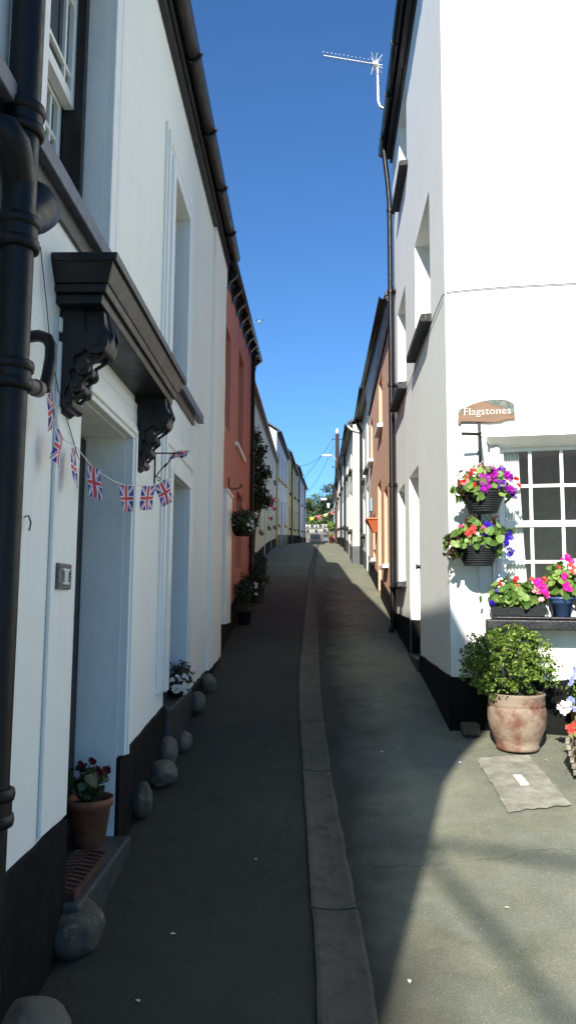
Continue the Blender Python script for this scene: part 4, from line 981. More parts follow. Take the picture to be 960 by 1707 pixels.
basket('hanging_basket', 'black hanging basket crammed with magenta petunias, just under the Flagstones board', c1, .165, .15, .44, M['blackpot'], M['leaf_ger'], 330, (.215, .17, .15), 2,
    [('p_magenta', [(.02,-.12,.165),(.045,-.13,.10),(-.02,-.15,.09),(-.015,-.16,.02),(.0,-.155,.05),(.05,-.13,.14)], .052, 3),
     ('p_purple', [(.14,-.10,.12),(.18,-.08,.10),(.11,-.14,.05),(.21,-.06,.02),(.22,-.05,-.02),(.17,-.12,.0),(.12,-.1,.16)], .045, 3),
     ('p_magenta', [(.165,-.13,.015),(.15,-.11,.11)], .05, 3),
     ('p_red', [(-.12,-.10,.12),(-.145,-.09,.09),(-.10,-.11,.15),(-.09,-.13,.04),(.24,-.05,.10),(.265,-.04,.06),(-.17,-.06,.07)], .028, 5),
     ('p_blush', [(-.165,-.08,.06),(-.14,-.12,.07),(-.05,-.06,.18),(-.03,-.05,.21)], .022, 4)], .055, extra=((-.02, .19, 60, .03), (.06, .17, 50, .03), (-.17, .02, 25, .05), (-.1, .0, 40, .03)))
basket('hanging_basket', 'lower hanging basket with lime green geranium leaves and violet petunias', c2, .165, .15, .35, M['blackpot'], M['leaf_ger'], 360, (.23, .18, .145), 6,
    [('p_violet', [(.06,-.08,.15),(.075,-.09,.13),(.21,-.06,.09),(.205,-.1,.03),(.19,-.11,.01),(.23,-.06,-.05),(.03,-.1,.06)], .045, 3),
     ('p_coral', [(-.075,-.14,.10),(-.10,-.13,.08),(-.06,-.13,.12)], .036, 4),
     ('p_pink', [(-.155,-.09,.10),(-.17,-.08,.06),(-.18,-.07,.02),(-.14,-.1,.13),(.03,-.09,.13)], .028, 3),
     ('p_white', [(.24,-.05,.07),(-.02,-.1,.08)], .02, 3)], .062, extra=((-.06, .19, 70, .035), (.1, .17, 40, .04), (-.2, .05, 30, .05), (-.21, -.06, 40, .05)))
# pots on the sill
rnd = random.Random(5)
def pot(label, u, o, zb, r, h, mat, fol, nleaf, fr, seed, blooms, leafsize=.05, zoff=.08, name='flower_pot', square=None):
    c = PSo(u, o, zb); k = root(name, c, label, 'plant pot')
    mb = MB()
    if square: mb.taper((u-square[0]*.93, u+square[0]*.93, o-square[1]*.9, o+square[1]*.9), zb, (u-square[0], u+square[0], o-square[1], o+square[1]), zb+h, PSo)
    else: mb.lathe(c, pot_prof(r, h, .02), 26)
    obj('planter', mb, M[mat], k, bevel=.004 if square else 0)
    mb = MB(); leaves(mb, (c[0], c[1], zb+h+zoff), fr, nleaf, leafsize, .25, kind='round', seed=seed, zmin=-.7); obj('foliage', mb, M[fol], k)
    for mt, pts, sz, per in blooms:
        mb = MB(); bloom(mb, [PSo(u+a, o+b_, zb+h+z) for a, b_, z in pts], sz, seed, per=per); obj('blossom', mb, M[mt], k)
pot('long black trough of geraniums on the deep black window sill', .50, .14, 1.476, 0, .07, 'blackpot', 'leaf_ger', 420, (.21, .12, .115), 3,
    [('p_red', [(-.02,.05,.19),(-.01,.06,.21),(.0,.06,.15),(-.13,.04,.17)], .026, 4), ('p_violet', [(-.15,.07,.10),(-.19,.08,.02),(-.18,.08,.04)], .035, 3), ('p_brightpink', [(.155,.07,.18),(.175,.08,.14),(.165,.08,.12),(.13,.1,.17),(.19,.09,.10)], .042, 3), ('p_coral', [(.19,.08,.2),(.1,.1,.2)], .03, 3), ('p_blush', [(.13,.09,.13),(.12,.09,.11),(.15,.09,.06)], .035, 3)], .06, square=(.20, .07))
pot('blue glazed pot with bright pink petunias on the black window sill', .815, .13, 1.476, .085, .145, 'bluepot', 'leaf_ger', 210, (.14, .10, .14), 8,
    [('p_brightpink', [(.03,.10,.09),(.04,.10,.07),(.01,.08,.14),(.06,.05,.27),(.03,.05,.29)], .045, 3), ('p_coral', [(.09,.06,.22),(.06,.07,.24),(.07,.08,.19),(.12,.05,.17),(-.02,.05,.22)], .028, 4), ('p_white', [(-.05,.07,.14)], .02, 2)], .055, .1)
pot('terracotta pot of red flowers on the sill, to the right of the blue pot', 1.0, .13, 1.476, .08, .14, 'terracotta', 'leaf_ger', 110, (.11, .09, .12), 14,
    [('p_coral', [(-.04,.06,.12),(.0,.05,.18),(-.06,.07,.08)], .03, 4)], .05, .1)

# big shrub in limed terracotta urn
uc = (1.50, 5.60); gz = ground(*uc)
UR = root('potted_shrub', (uc[0], uc[1], gz), 'big round green shrub in a limewashed terracotta urn at the house corner', 'plant pot')
mb = MB(); R0 = .19
mb.lathe((uc[0], uc[1], gz+.002), [(0,0),(.135,0),(.145,.008),(.15,.03),(.142,.036),(.165,.08),(.192,.15),(.203,.21),(.203,.27),(.198,.295),(.190,.30),(.194,.305),(.197,.32),(.193,.37),(.200,.385),(.192,.392),(.175,.39),(.17,.35),(0,.35)], 40)
obj('urn', mb, M['oldclay'], UR); mb = MB(); mb.disc((uc[0], uc[1], gz+.358), .17); obj('soil', mb, M['soil'], UR)
mb = MB()
for i in range(14):
    a = i*2.4; mb.tube([(uc[0]+.03*math.cos(a), uc[1]+.03*math.sin(a), gz+.34), (uc[0]-.02+.10*math.cos(a), uc[1]+.10*math.sin(a), gz+.52), (uc[0]-.04+.2*math.cos(a), uc[1]+.18*math.sin(a), gz+.68+.03*(i % 3))], [.009, .006, .003], 6)
obj('stem', mb, M['bark'], UR)
mb = MB(); rnd = random.Random(3)
for i in range(400):
    d = Vector((rnd.gauss(0,1), rnd.gauss(0,1), rnd.gauss(0,1))).normalized(); rr = rnd.uniform(.45, .97)
    c = Vector((uc[0]-.06+d.x*.345*rr, uc[1]+d.y*.29*rr, gz+.60+d.z*.285*rr))
    if c.z < gz+.37 and abs(c.x-uc[0]) < .15: continue
    leaves(mb, c, (.042, .042, .030), 22, .028, .2, seed=i, lump=.1, up=.6)
for i in range(40):
    a = rnd.uniform(0, 6.28); c = Vector((uc[0]-.05+.32*math.cos(a), uc[1]-.05+.2*math.sin(a), gz+.58+rnd.uniform(-.15, .10))); leaves(mb, c, (.05, .04, .02), 7, .026, .1, seed=i+500)
obj('foliage', mb, M['leaf_box'], UR)

# timber trough and flowers at the right edge
WT = root('flower_trough', (1.86, 5.35, ground(1.86, 5.35)), 'weathered slatted timber trough of red, pink and white petunias on the ground', 'planter')
gz = ground(1.85, 5.3); mb = MB(); PW = lambda a, b_, c: (1.985+a*math.cos(-.45)-b_*math.sin(-.45), 5.12+a*math.sin(-.45)+b_*math.cos(-.45), gz+c)
for i in range(6):
    z = .0+i*.038; e = .016*i*.5
    mb.box(-.22-e, -.195-e, -.26, .26, z, z+.033, PW); mb.box(-.195, .6, -.26-e, -.235-e, z+.001, z+.034, PW); mb.box(-.195, .6, .235+e, .26+e, z+.001, z+.034, PW)
mb.box(-.19, .58, -.23, .23, .02, .20, PW)
obj('timber_slats', mb, M['wicker'], WT, bevel=.004)
mb = MB()
for c in ((-.15,-.05), (-.1,.15), (.05,0), (.15,.15), (.1,-.15), (-.12,-.2)): leaves(mb, PW(c[0], c[1], .27), (.11, .11, .08), 60, .05, .2, kind='leaf', seed=int(c[0]*100)+50)
obj('foliage', mb, M['leaf_ger'], WT)
for mt, pts, sz, per in (('p_brightpink', [(-.16,.10,.42),(-.12,.1,.43),(-.08,.08,.42)], .055, 3), ('p_white', [(-.14,.02,.36),(-.09,.0,.355),(-.05,0,.37),(-.30,.08,.37),(-.14,-.16,.25),(-.05,-.18,.28)], .06, 3), ('p_coral', [(-.23,-.03,.27),(-.25,-.04,.25),(-.22,-.04,.23),(-.08,-.1,.31),(-.12,-.1,.30),(-.03,-.12,.32),(-.08,-.2,.22)], .042, 4), ('p_red', [(-.04,-.08,.33),(.0,-.1,.33)], .04, 4), ('p_yellow', [(-.055,-.215,.285),(-.142,-.195,.25)], .018, 2)):
    mb = MB(); bloom(mb, [PW(*q) for q in pts], sz, 7, per=per, facing=(-.5,-1,.4)); obj('blossom', mb, M[mt], WT)
LB = root('flower_pot', PSo(.98, .22, ground(2.1, 5.75)), 'terracotta pot overflowing with pale blue lobelia against the black plinth', 'plant pot')
c = PSo(.98, .2, 0); gz = ground(2.1, 5.75); mb = MB(); mb.lathe((c[0], c[1], gz), pot_prof(.15, .26), 24); obj('planter', mb, M['terracotta'], LB)
mb = MB(); leaves(mb, (c[0]-.02, c[1], gz+.36), (.17, .13, .15), 420, .03, .2, seed=33); obj('foliage', mb, M['leaf_ger'], LB)
mb = MB(); rnd = random.Random(8); bloom(mb, [(c[0]-.02+rnd.uniform(-.17,.1), c[1]-.10, gz+.36+rnd.uniform(-.12,.2)) for _ in range(26)], .026, 8, per=2); obj('blossom', mb, M['p_lightblue'], LB)
mb = MB(); bloom(mb, [(c[0]+rnd.uniform(-.1,.1), c[1]-.13, gz+.40+rnd.uniform(-.05,.16)) for _ in range(9)], .05, 9, per=3); obj('blossom', mb, M['p_white'], LB)
# rough stone block and black boot scraper at the corner
mb = MB(); gz = ground(1.24, 6.0)
mb.box(1.17, 1.30, 5.86, 5.97, gz, gz+.09)
tag(obj('stone_block', mb, M['lichen'], None, loc=(1.23, 5.92, gz), bevel=.018, segs=3), 'small rough square stone block beside the big terracotta urn', 'stone')
# fallen leaves / litter flecks
for i, (x, y) in enumerate(((.62, 8.9), (.75, 11.6), (-.55, 3.4), (-.25, 4.1), (-.6, 2.95), (.4, 3.1), (1.62, 5.35), (.9, 3.6))):
    mb = MB(); rr = random.Random(i); one_leaf(mb, Vector((x, y, ground(x, y)+.012)), Vector((.1, .05, 1)), .03, rr, 'leaf')
    lab = ['by the drainpipe foot', 'further up the alley', 'near the largest stone', 'beside the concrete channel', 'near the cut-off stone', 'right of the channel in the foreground', 'by the timber trough', 'in the sunlit forecourt'][i]
    tag(obj('fallen_leaf', mb, M['slabwhite'], None, loc=(x, y, ground(x, y)), recalc=False), 'tiny pale fallen leaf on the asphalt '+lab, 'leaf', 'fallen leaves on the asphalt')

# ------------------------------------------------------------------ right terrace beyond
fx = lambda y: .976+.026*y
RO, PO, LO, gzO = terrace('terraced_house', 'apricot orange house with arched niches and orange wall planter behind the black drainpipe', (fx(10.78), 10.78), (fx(16.9), 16.9), 1, 5.95, 6.32, M['orange'],
    [(2.3, 3.1, 4.62, 5.55), (5.0, 5.7, 4.5, 5.4), (1.3, 2.0, 2.15, 3.40), (4.4, 5.0, 2.4, 3.3)], doors=[(2.7, 3.5, 1.75, 3.72, 'apricot_trim')], over=.12, plz=.32, frames='apricot_trim', sillm='trim', rec=.18)
mb = MB(); mb.hexa([PO(0,.001,5.82),PO(LO,.001,5.68),PO(LO,.03,5.66),PO(0,.03,5.80),PO(0,.001,5.94),PO(LO,.001,6.31),PO(LO,.10,6.31),PO(0,.10,5.94)]); obj('eaves_board', mb, M['blackpaint'], RO)
wp = root('wall_planter', PO(3.7, 0, 2.9), 'tapering orange half-cone planter fixed on the apricot house', 'planter')
mb = MB(); mb.taper((3.76, 3.90, .001, .08), 2.85, (3.58, 4.13, .001, .2), 3.08, PO); mb.box(3.56, 4.15, .001, .215, 3.081, 3.11, PO); obj('planter_body', mb, plain('orange_plastic', (.62, .16, .07), .5, 0, .06), wp, bevel=.006)
mb = MB(); leaves(mb, PO(4.08, .1, 3.17), (.06, .06, .08), 40, .04, .2, seed=2); obj('foliage', mb, M['leaf_dark'], wp)
mb = MB(); mb.box(6.35-11.56+11.56-5.0, 6.6-5.0, .02, .03, 0, 0.001, PO)
BP = MB(); BP.box(5.4, 5.75, .001, .03, 3.45, 3.72, PO)
tag(obj('wall_plaque', BP, plain('blue_plaque', (.25, .45, .7), .4), None, loc=PO(5.6, 0, 3.5), bevel=.004), 'small pale blue plaque on the far part of the apricot house', 'plaque')
terrace('terraced_house', 'pale grey two-window house squeezed between the apricot house and the ivory gable', (fx(16.92), 16.92), (fx(20.3), 20.3), 1, 6.33, 6.36, M['greywall'],
    [(.35, 1.15, 4.6, 5.8), (2.1, 2.9, 4.6, 5.8), (2.1, 2.9, 3.2, 4.2)], doors=[(.5, 1.3, 2.2, 4.2, 'trim')], over=.14, plz=.4, plmat='plinth2', pipe=3.2, rec=.12)
gx = lambda y: .732+.026*y
TI, PI_, LI, gzI = terrace('terraced_house', 'ivory house whose bright gable end juts into the alley beyond the grey house', (gx(20.32), 20.32), (gx(27.2), 27.2), 1, 6.25, 6.75, M['ivory'],
    opsrow(6.9, gf(20.3), (1.0, 4.6), .9, zs=((2.6, 3.6), (.9, 2.0))), doors=[(2.8, 3.6, g0(23.5), g0(23.5)+2.0, 'blackdoor')], over=.14, plz=.42, plmat='plinth2', rec=.1, rise=1.3)
mb = MB(); mb.add([PI_(-.02,.0,1.5),PI_(-.02,-.3,1.5),PI_(-.02,-.3,2.98),PI_(-.02,.0,2.98)], [(0,1,2,3)]); obj('gable_plinth', mb, M['plinth2'], TI)
mb = MB(); mb.tube([PI_(-.05,.15,6.22),PI_(-.05,.05,6.12),PI_(-.05,-.28,6.02)], .03, 10); obj('gable_pipe', mb, M['pvc'], TI)
terrace('terraced_house', 'narrow pale blue house with black drainpipe beyond the ivory house', (gx(27.22), 27.22), (gx(31), 31), 1, 6.95, 7.1, M['paleblue'],
    opsrow(3.8, gf(27.2), (.5,), .8, zs=((2.6, 3.6), (.9, 2.0))), doors=[(2.2, 3.0, g0(30), g0(30)+2.0, 'trim')], over=.12, plz=.4, pipe=.15, rec=.1)
terrace('terraced_house', 'white house with black pipe just before the telephone pole', (gx(31.02), 31.02), (gx(40), 40), 1, 7.3, 7.9, M['white'],
    opsrow(9, gf(31), (1.2, 6.2), .9, zs=((2.6, 3.6), (.9, 2.0))), doors=[(3.8, 4.6, g0(35), g0(35)+2.0, 'blackdoor')], over=.12, plz=.4, pipe=2.8, rec=.1)
terrace('terraced_house', 'white house directly behind the telephone pole', (gx(40.02), 40.02), (gx(54), 54), 1, 8.4, 9.0, M['white'],
    opsrow(14, gf(40), (1.5, 6.2, 11), .9, zs=((2.6, 3.6), (.9, 2.0))), doors=[(4, 4.8, g0(44.4), g0(44.4)+2.0, 'trim')], over=.12, plz=.4, rec=.1)
terrace('terraced_house', 'last house of the right terrace, white with pale blue trim behind the pole', (gx(54.02), 54.02), (gx(72), 72), 1, 9.6, 10.4, M['bluewhite'],
    opsrow(18, gf(54), (1.5, 8.2, 15), .9, zs=((2.6, 3.6), (.9, 2.0))), doors=[(5, 5.8, g0(59.5), g0(59.5)+2.0, 'trim')], over=.12, plz=.3, rec=.1, frames='trim')

# ------------------------------------------------------------------ telephone pole, wires, lamps
TP = root('telephone_pole', (1.97, 48, g0(48)), 'brown timber telephone pole with grey cap on the right side of the alley', 'pole')
mb = MB(); mb.tube([(1.97,48,g0(48)-.3),(1.97,48,8),(1.97,48,12.0)], [.16,.14,.12], 16); obj('pole_shaft', mb, M['wood'], TP)
mb = MB(); mb.lathe((1.97,48,12.0), [(.10,0),(.12,.02),(.12,.22),(.08,.28),(.05,.36),(0,.38)], 16); obj('pole_cap', mb, M['lampgrey'], TP)
for z in (11.65, 9.85):
    mb = MB(); mb.tube([(1.66,48,z),(2.28,48,z)], .02, 8); mb.tube([(1.68,48,z),(1.68,48,z+.06)], .03, 8); mb.tube([(2.26,48,z),(2.26,48,z+.06)], .03, 8); obj('crossarm', mb, M['castiron'], TP)
SLm = root('street_lamp', (1.9, 47.9, 10.5), 'grey street lamp head on an arm from the telephone pole', 'street lamp')
mb = MB(); mb.tube([(1.9,47.9,10.3),(1.75,47.9,10.52),(1.6,47.9,10.60)], .02, 8); obj('lamp_arm', mb, M['lampgrey'], SLm)
mb = MB(); mb.taper((.98,1.64,47.78,48.02), 10.55, (1.04,1.58,47.82,47.98), 10.67); obj('lamp_head', mb, M['lampgrey'], SLm, bevel=.03, segs=3)
mb = MB(); mb.box(1.02, 1.5, 47.81, 47.99, 10.52, 10.549); obj('lamp_lens', mb, M['bulb'], SLm, bevel=.01)
def wire(a, b_, sag, label):
    a, b_ = Vector(a), Vector(b_); mb = MB(); pts = [a.lerp(b_, k/14)-Vector((0,0,sag*4*(k/14)*(1-k/14))) for k in range(15)]
    mb.tube(pts, .012, 5); tag(obj('overhead_wire', mb, M['cable'], None, loc=tuple(a)), label, 'wire', 'overhead wires from the telephone pole')
wire((1.7,48,11.65), (-.4,54.6,9.9), .12, 'upper steep wire from the pole top down to the left terrace')
wire((1.75,48,11.3), (-.1,60,9.8), .5, 'second wire from the pole, running to the last white house on the left')
wire((1.0,48,10.6), (-.55,50.5,10.35), .18, 'short slack wire from the street lamp to the narrow grey house')
WL = root('wall_lantern', (2.4, 66, 10), 'black wall lantern with clear glass on an arm of the last right house', 'lantern')
mb = MB(); mb.tube([(2.44,66,9.95),(1.75,66,10.0)], .035, 8); mb.tube([(2.44,66,9.6),(2.1,66,9.97)], .025, 8); obj('lantern_arm', mb, M['castiron'], WL)
mb = MB(); mb.lathe((1.95,66,9.35), [(.06,0),(.12,.12),(.17,.45)], 6); obj('lantern_glass', mb, M['bulb'], WL)
mb = MB(); mb.lathe((1.95,66,9.8), [(.22,0),(.14,.12),(.03,.2)], 6); obj('lantern_cap', mb, M['castiron'], WL)
LH = root('street_lamp', (1.5, 66, 10.1), 'white street lamp head beside the black wall lantern at the alley end', 'street lamp')
mb = MB(); mb.taper((1.25,1.85,65.85,66.15), 10.08, (1.32,1.8,65.9,66.1), 10.24); obj('lamp_head', mb, M['lampgrey'], LH, bevel=.03); mb = MB(); mb.box(1.3,1.75,65.9,66.1,10.05,10.079); obj('lamp_lens', mb, M['bulb'], LH)
# shrub and red pots at the foot of the pole
k = root('hanging_basket', (1.9, 56, 7.0), 'bright green bushy hanging basket left of the telephone pole', 'hanging basket')
mb = MB(); mb.lathe((1.9,56,6.45), [(0,0),(.15,.02),(.26,.22),(.2,.2)], 16); obj('bowl', mb, M['blackpot'], k)
mb = MB(); leaves(mb, (1.88,56,6.85), (.36,.36,.38), 900, .12, .2, seed=44); obj('foliage', mb, M['leaf_ger'], k)
mb = MB(); mb.tube([(2.2,56,7.5),(1.9,56,7.55),(1.9,56,6.7)], .015, 6); obj('hanger', mb, M['castiron'], k)
k = root('flower_pot', (1.72, 50, g0(50)), 'red-brown pot with yellow-green plant at the foot of the telephone pole', 'plant pot')
mb = MB(); mb.lathe((1.68,50,g0(50)), pot_prof(.17,.38), 16); obj('planter', mb, plain('red_pot', (.20,.03,.03), .4), k); mb = MB(); leaves(mb, (1.68,50,g0(50)+.5), (.2,.2,.16), 250, .08, .2, seed=45); obj('foliage', mb, M['leaf_ger'], k)
mb = MB(); bloom(mb, [(1.66,49.8,g0(50)+.48),(1.75,49.8,g0(50)+.4),(1.6,49.8,g0(50)+.55)], .07, 3, per=2); obj('blossom', mb, M['p_red'], k)

# bunting across the far end
def cable_over(a, b_, label):
    mb = MB(); a, b_ = Vector(a), Vector(b_); mb.tube([a.lerp(b_, k/12)-Vector((0,0,.5*(k/12)*(1-k/12))) for k in range(13)], .032, 8)
    tag(obj('overhead_wire', mb, M['cable'], None, loc=tuple(a)), label, 'wire', 'thick overhead cables behind the viewer')
cable_over((-3.4,-5.3,8.0), (-1.6,-18.5,8.0), 'thick overhead cable whose long soft shadow slants over the sunlit forecourt')
cable_over((-4.8,-7.6,8.0), (4.0,-11.5,8.0), 'thick overhead cable whose soft shadow crosses the forecourt just below the pale slab')
# pennant strings
def pennants(name, label, a, b_, sag, n, cols, sz=.26, shape='tri'):
    a, b_ = Vector(a), Vector(b_); r = root(name, tuple((a+b_)/2), label, 'bunting')
    pt = lambda t_: a.lerp(b_, t_)-Vector((0,0,sag*4*t_*(1-t_)))
    mb = MB(); mb.tube([pt(k/20) for k in range(21)], .012, 5); obj('string', mb, M['rope'], r)
    e = (b_-a).normalized()
    for i in range(n):
        p = pt((i+.5)/n); w = sz*.5; mb = MB(); tw = .06*math.sin(i*2.3)
        if shape == 'tri': mb.add([p-e*w*.8, p+e*w*.8, p+Vector((tw, tw*2, -sz*1.25)), p+Vector((tw*.4, .05, -sz*.5))], [(0,1,3),(1,2,3),(2,0,3)])
        else: mb.add([p-e*w, p+e*w, p+e*w+Vector((tw,tw,-sz*.7)), p-e*w+Vector((tw,-tw,-sz*.7))], [(0,1,2,3)])
        obj('pennant', mb, M[cols[i % len(cols)]], r, recalc=False)
pennants('pennant_bunting', 'row of white and dark pennants sagging level across the alley end', (-.6,78,9.15), (3.6,78,9.45), .25, 15, ['p_white','carblack','p_white'])
pennants('pennant_bunting', 'second white bunting row just below the level one', (-.5,82,9.0), (3.3,82,9.4), .3, 13, ['p_white','p_white','carblack'], .28)
pennants('pennant_bunting', 'white bunting rising steeply to the last house on the right', (1.2,72,8.95), (2.75,66,9.9), .15, 9, ['p_white','p_white','leaf_dark'], .24)
pennants('pennant_bunting', 'high string carrying a few red and yellow flags in front of the trees', (.3,86,10.6), (3.4,86,11.5), .1, 4, ['p_yellow','p_coral','p_yellow','p_coral'], .42, 'sq')

# cars parked beyond the crest
def car(c, label, mat, w=1.55):
    x, y = c; gz = g0(y)+.02; r = root('parked_car', (x, y, gz), label, 'car', 'cars parked at the far end')
    Pc = lambda a, b_, z: (x+a*w/2, y+b_, gz+z)
    # side profile (length b, height z) extruded with tumblehome
    prof = [(0,.35),(.02,.75),(.10,.92),(.35,1.38),(.6,1.45),(1.8,1.46),(2.5,1.05),(3.5,.92),(3.75,.7),(3.75,.35),(3.2,.25),(.4,.25)]
    mb = MB(); n = len(prof); sec = lambda z: 1 if z < .95 else 1-.16*(z-.95)/.5
    L1 = [Pc(-sec(z), b_, z) for b_, z in prof]; L2 = [Pc(sec(z), b_, z) for b_, z in prof]
    mb.add(L1+L2, [tuple(range(n)), tuple(range(n, 2*n))[::-1]]+[(i, n+i, n+(i+1) % n, (i+1) % n) for i in range(n)]); bd = obj('body', mb, mat, r, bevel=.05, segs=3)
    mb = MB(); mb.add([Pc(-.74,.13,.97),Pc(.74,.13,.97),Pc(.66,.315,1.33),Pc(-.66,.315,1.33)], [(0,1,2,3)]); obj('rear_window', mb, M['darkglass'], r, recalc=False)
    for sgn in (-1, 1):
        mb = MB(); mb.box(sgn*.72-.12, sgn*.72+.12, -.015, .03, .70, .86, Pc); obj('tail_light', mb, M['redlamp'], r)
        for b_ in (.65, 3.0):
            mb = MB(); mb.tube([Pc(sgn*.72, b_, .3), Pc(sgn*.98, b_, .3)], .3, 20); wh = obj('wheel', mb, M['tyre'], r)
            mb = MB(); mb.tube([Pc(sgn*.96, b_, .3), Pc(sgn*.995, b_, .3)], .18, 16); obj('rim', mb, M['steel'], wh)
    mb = MB(); mb.box(-.95, .95, -.06, .02, .36, .52, Pc); obj('bumper', mb, M['tyre'], r, bevel=.02)
    return r
car((1.33, 104.5), 'small black car parked at the far end of the alley', M['carblack'], 1.5)
car((2.95, 105.2), 'silver car parked to the right of the small black one', M['carsilver'], 1.45)
mb = MB(); mb.add([(x, y, ground(x, y)+.01) for x, y in ((.3,101.5),(3.4,101.5),(3.4,102.4),(.3,102.4))], [(0,1,2,3)]); struct('road_marking', mb, M['roadpaint'])
# stone wall, hedge, trees on the hill
mb = MB(); tops = [12.2+.12*noise.noise(Vector((i*.5, 0, 0))) for i in range(33)]
for i in range(32):
    x0 = -14+i*1.0; mb.hexa([(x0,113,8.8),(x0+1,113,8.8),(x0+1,113.6,8.8),(x0,113.6,8.8),(x0,113,tops[i]),(x0+1,113,tops[i+1]),(x0+1,113.6,tops[i+1]),(x0,113.6,tops[i])])
tag(obj('stone_wall', mb, M['stonewall'], None, loc=(0, 113, 9.4), merge=True), 'grey rubble stone wall closing the far end behind the cars', 'wall')
mb = MB(); mb.box(3.1,3.5,104,112.9,8.6,11.2); tag(obj('stone_wall', mb, M['stonewall'], None, loc=(3.3, 104, 9), bevel=.05), 'low stone side wall to the right of the silver car', 'wall')
# hill behind
mb = MB(); n = 24
for j in range(n+1):
    for i in range(n+1):
        x = -90+i*180/n; y = 118+j*5; z = g0(118)-.4+ (1-math.cos(min(1, j/14)*math.pi))/2*6+1.2*noise.noise(Vector((x*.03, y*.03, 0))); mb.v.append((x, y, z))
for j in range(n):
    for i in range(n): mb.f.append([j*(n+1)+i, j*(n+1)+i+1, (j+1)*(n+1)+i+1, (j+1)*(n+1)+i]); mb.sm.append(True); mb.mi.append(0)
struct('hillside', mb, two('hill_grass', (.05,.08,.02), (.10,.13,.04), .5, .95))
def tree(c, r, h, label, mat, seed, n=3600, size=.34, th=2):
    gz = c[2]; k = root('broadleaf_tree', c, label, 'tree', 'trees beyond the end of the alley')
    mb = MB(); mb.tube([(c[0],c[1],gz-.3),(c[0]+.1,c[1],gz+h*.3),(c[0],c[1]+.1,gz+h*.6),(c[0]+.1,c[1],gz+h*.85)], [.28,.22,.14,.04], 10)
    rnd = random.Random(seed); tips = []
    for i in range(11):
        a = i*2.4+seed; z0 = gz+h*(.28+.05*i); q = (c[0]+r*.62*math.cos(a)*(1-.03*i), c[1]+r*.62*math.sin(a), z0+h*.16); mb.tube([(c[0],c[1],z0), ((c[0]+q[0])/2,(c[1]+q[1])/2,z0+h*.12), q], [.09,.06,.02], 6); tips.append(q)
    obj('trunk', mb, M['bark'], k)
    mb = MB(); tips += [(c[0], c[1], gz+h*.8), (c[0]+.3*r, c[1], gz+h*.7), (c[0]-.3*r, c[1]-.2*r, gz+h*.72)]
    for i, q in enumerate(tips):
        for s in range(3):
            d = Vector((rnd.uniform(-1,1), rnd.uniform(-1,1), rnd.uniform(-.7,.9)))*r*.32
            leaves(mb, (q[0]+d.x, q[1]+d.y, q[2]+d.z), (r*rnd.uniform(.22,.36),)*2+(r*rnd.uniform(.16,.27),), n//(len(tips)*3), size, .25, seed=seed*50+i*3+s, lump=.45)
    obj('crown', mb, mat, k)
tree((-4.2,121,9.6), 3.2, 7.2, 'broad green tree left-most above the stone wall, mostly behind the left terrace', M['leaf_tree'], 1)
tree((.6,122,9.6), 3.1, 8.0, 'yellow-green tree above the black car', M['leaf_tree'], 2)
tree((3.2,119,9.6), 2.7, 7.2, 'mid green tree behind the red and yellow flags', M['leaf_tree2'], 3)
tree((4.6,116.5,9.5), 3.0, 8.9, 'tallest dark green tree standing right of the others behind the wall lantern', M['leaf_tree2'], 4)
tree((9.2,121,9.6), 3.3, 7.5, 'green tree hidden behind the right terrace', M['leaf_tree'], 5)
tree((-1.6,118.2,9.5), 2.3, 5.8, 'low dark bushy tree just over the stone wall at left', M['leaf_tree2'], 6)
tree((1.9,117.0,9.5), 2.0, 4.4, 'low light green bushy tree just over the stone wall in the middle', M['leaf_tree'], 7)
# rough foliage mass over the wall
mb = MB()
for i in range(16): leaves(mb, (-6+i*.95, 115.2+.4*math.sin(i), 12.0+.4*math.sin(i*1.7)), (1.1,.9,.9), 300, .3, .2, seed=900+i, lump=.4)
tag(obj('hedge', mb, M['leaf_tree'], None, loc=(0, 115.2, 9.5)), 'straggling green hedge growing along the top of the stone wall', 'hedge')
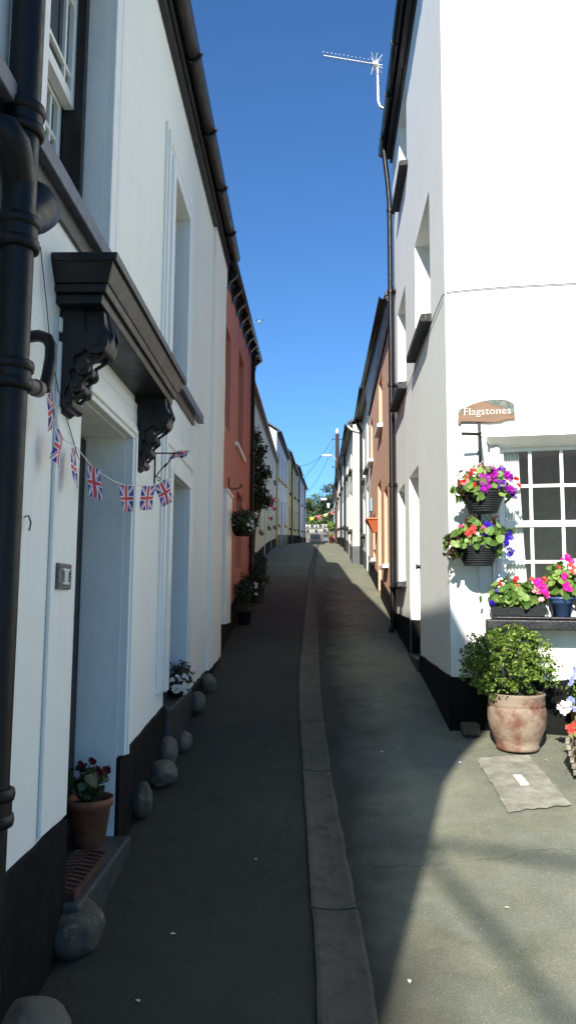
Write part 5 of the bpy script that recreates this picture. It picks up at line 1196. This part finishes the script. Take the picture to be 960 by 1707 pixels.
# gull
gb = root('seagull', (-2.2, 34.6, 14.4), 'tiny seagull flying in the blue sky above the alley', 'bird')
mb = MB(); X0 = Vector((-2.2, 34.6, 14.4)); mb.tube([X0+Vector((-.02,-.18,-.03)), X0+Vector((0,-.08,0)), X0+Vector((0,.06,0)), X0+Vector((0,.2,.0))], [.02,.06,.055,.01], 10); obj('gull_body', mb, M['p_white'], gb)
for sgn in (-1, 1):
    mb = MB(); mb.add([X0+Vector((sgn*.03,-.07,.02)), X0+Vector((sgn*.03,.07,.02)), X0+Vector((sgn*.12,.03,.13)), X0+Vector((sgn*.12,-.09,.13)), X0+Vector((sgn*.24,.1,.10))], [(0,1,2,3),(3,2,4)]); w = obj('wing', mb, M['lampgrey'], gb, recalc=False)

# ------------------------------------------------------------------ light, sky, camera
SUN = Vector((1.0, 3.55, -2.12)).normalized()
su = bpy.data.lights.new('sun', 'SUN'); su.energy = 4.4; su.angle = R_(.53); su.color = (1, .955, .87)
so = bpy.data.objects.new('sun', su); C.objects.link(so); so.rotation_euler = SUN.to_track_quat('-Z', 'Y').to_euler(); so.location = (-10, -30, 30)
w = bpy.data.worlds.new('World'); bpy.context.scene.world = w; w.use_nodes = True; t = w.node_tree
sk = t.nodes.new('ShaderNodeTexSky'); sk.sky_type = 'NISHITA'; sk.sun_disc = False
sk.sun_elevation = math.asin(-SUN.z); sk.sun_rotation = math.atan2(-SUN.x, -SUN.y)
sk.air_density = 1.0; sk.dust_density = .4; sk.ozone_density = 2.5
tint = mix(t, 1.0, sk.outputs[0], (.45, .76, 1.06), 'MULTIPLY'); t.links.new(tint, t.nodes['Background'].inputs[0]); t.nodes['Background'].inputs[1].default_value = .085

cam = bpy.data.cameras.new('camera'); co = bpy.data.objects.new('camera', cam); C.objects.link(co); bpy.context.scene.camera = co
cam.sensor_fit = 'HORIZONTAL'; cam.sensor_width = 36; cam.lens = 48; cam.clip_end = 3000; cam.clip_start = .05
co.location = (0, 0, 1.6)
PIT, YAW, ROL = R_(6.4), R_(1.34), R_(.41)
co.rotation_euler = (Matrix.Rotation(YAW, 3, 'Z')@Matrix.Rotation(math.pi/2+PIT, 3, 'X')@Matrix.Rotation(ROL, 3, 'Z')).to_euler()
sc_ = bpy.context.scene; sc_.render.engine = 'CYCLES'
vs = sc_.view_settings; vs.view_transform = 'Standard'; vs.look = 'None'; vs.exposure = 1.0; vs.gamma = 1; vs.use_curve_mapping = False
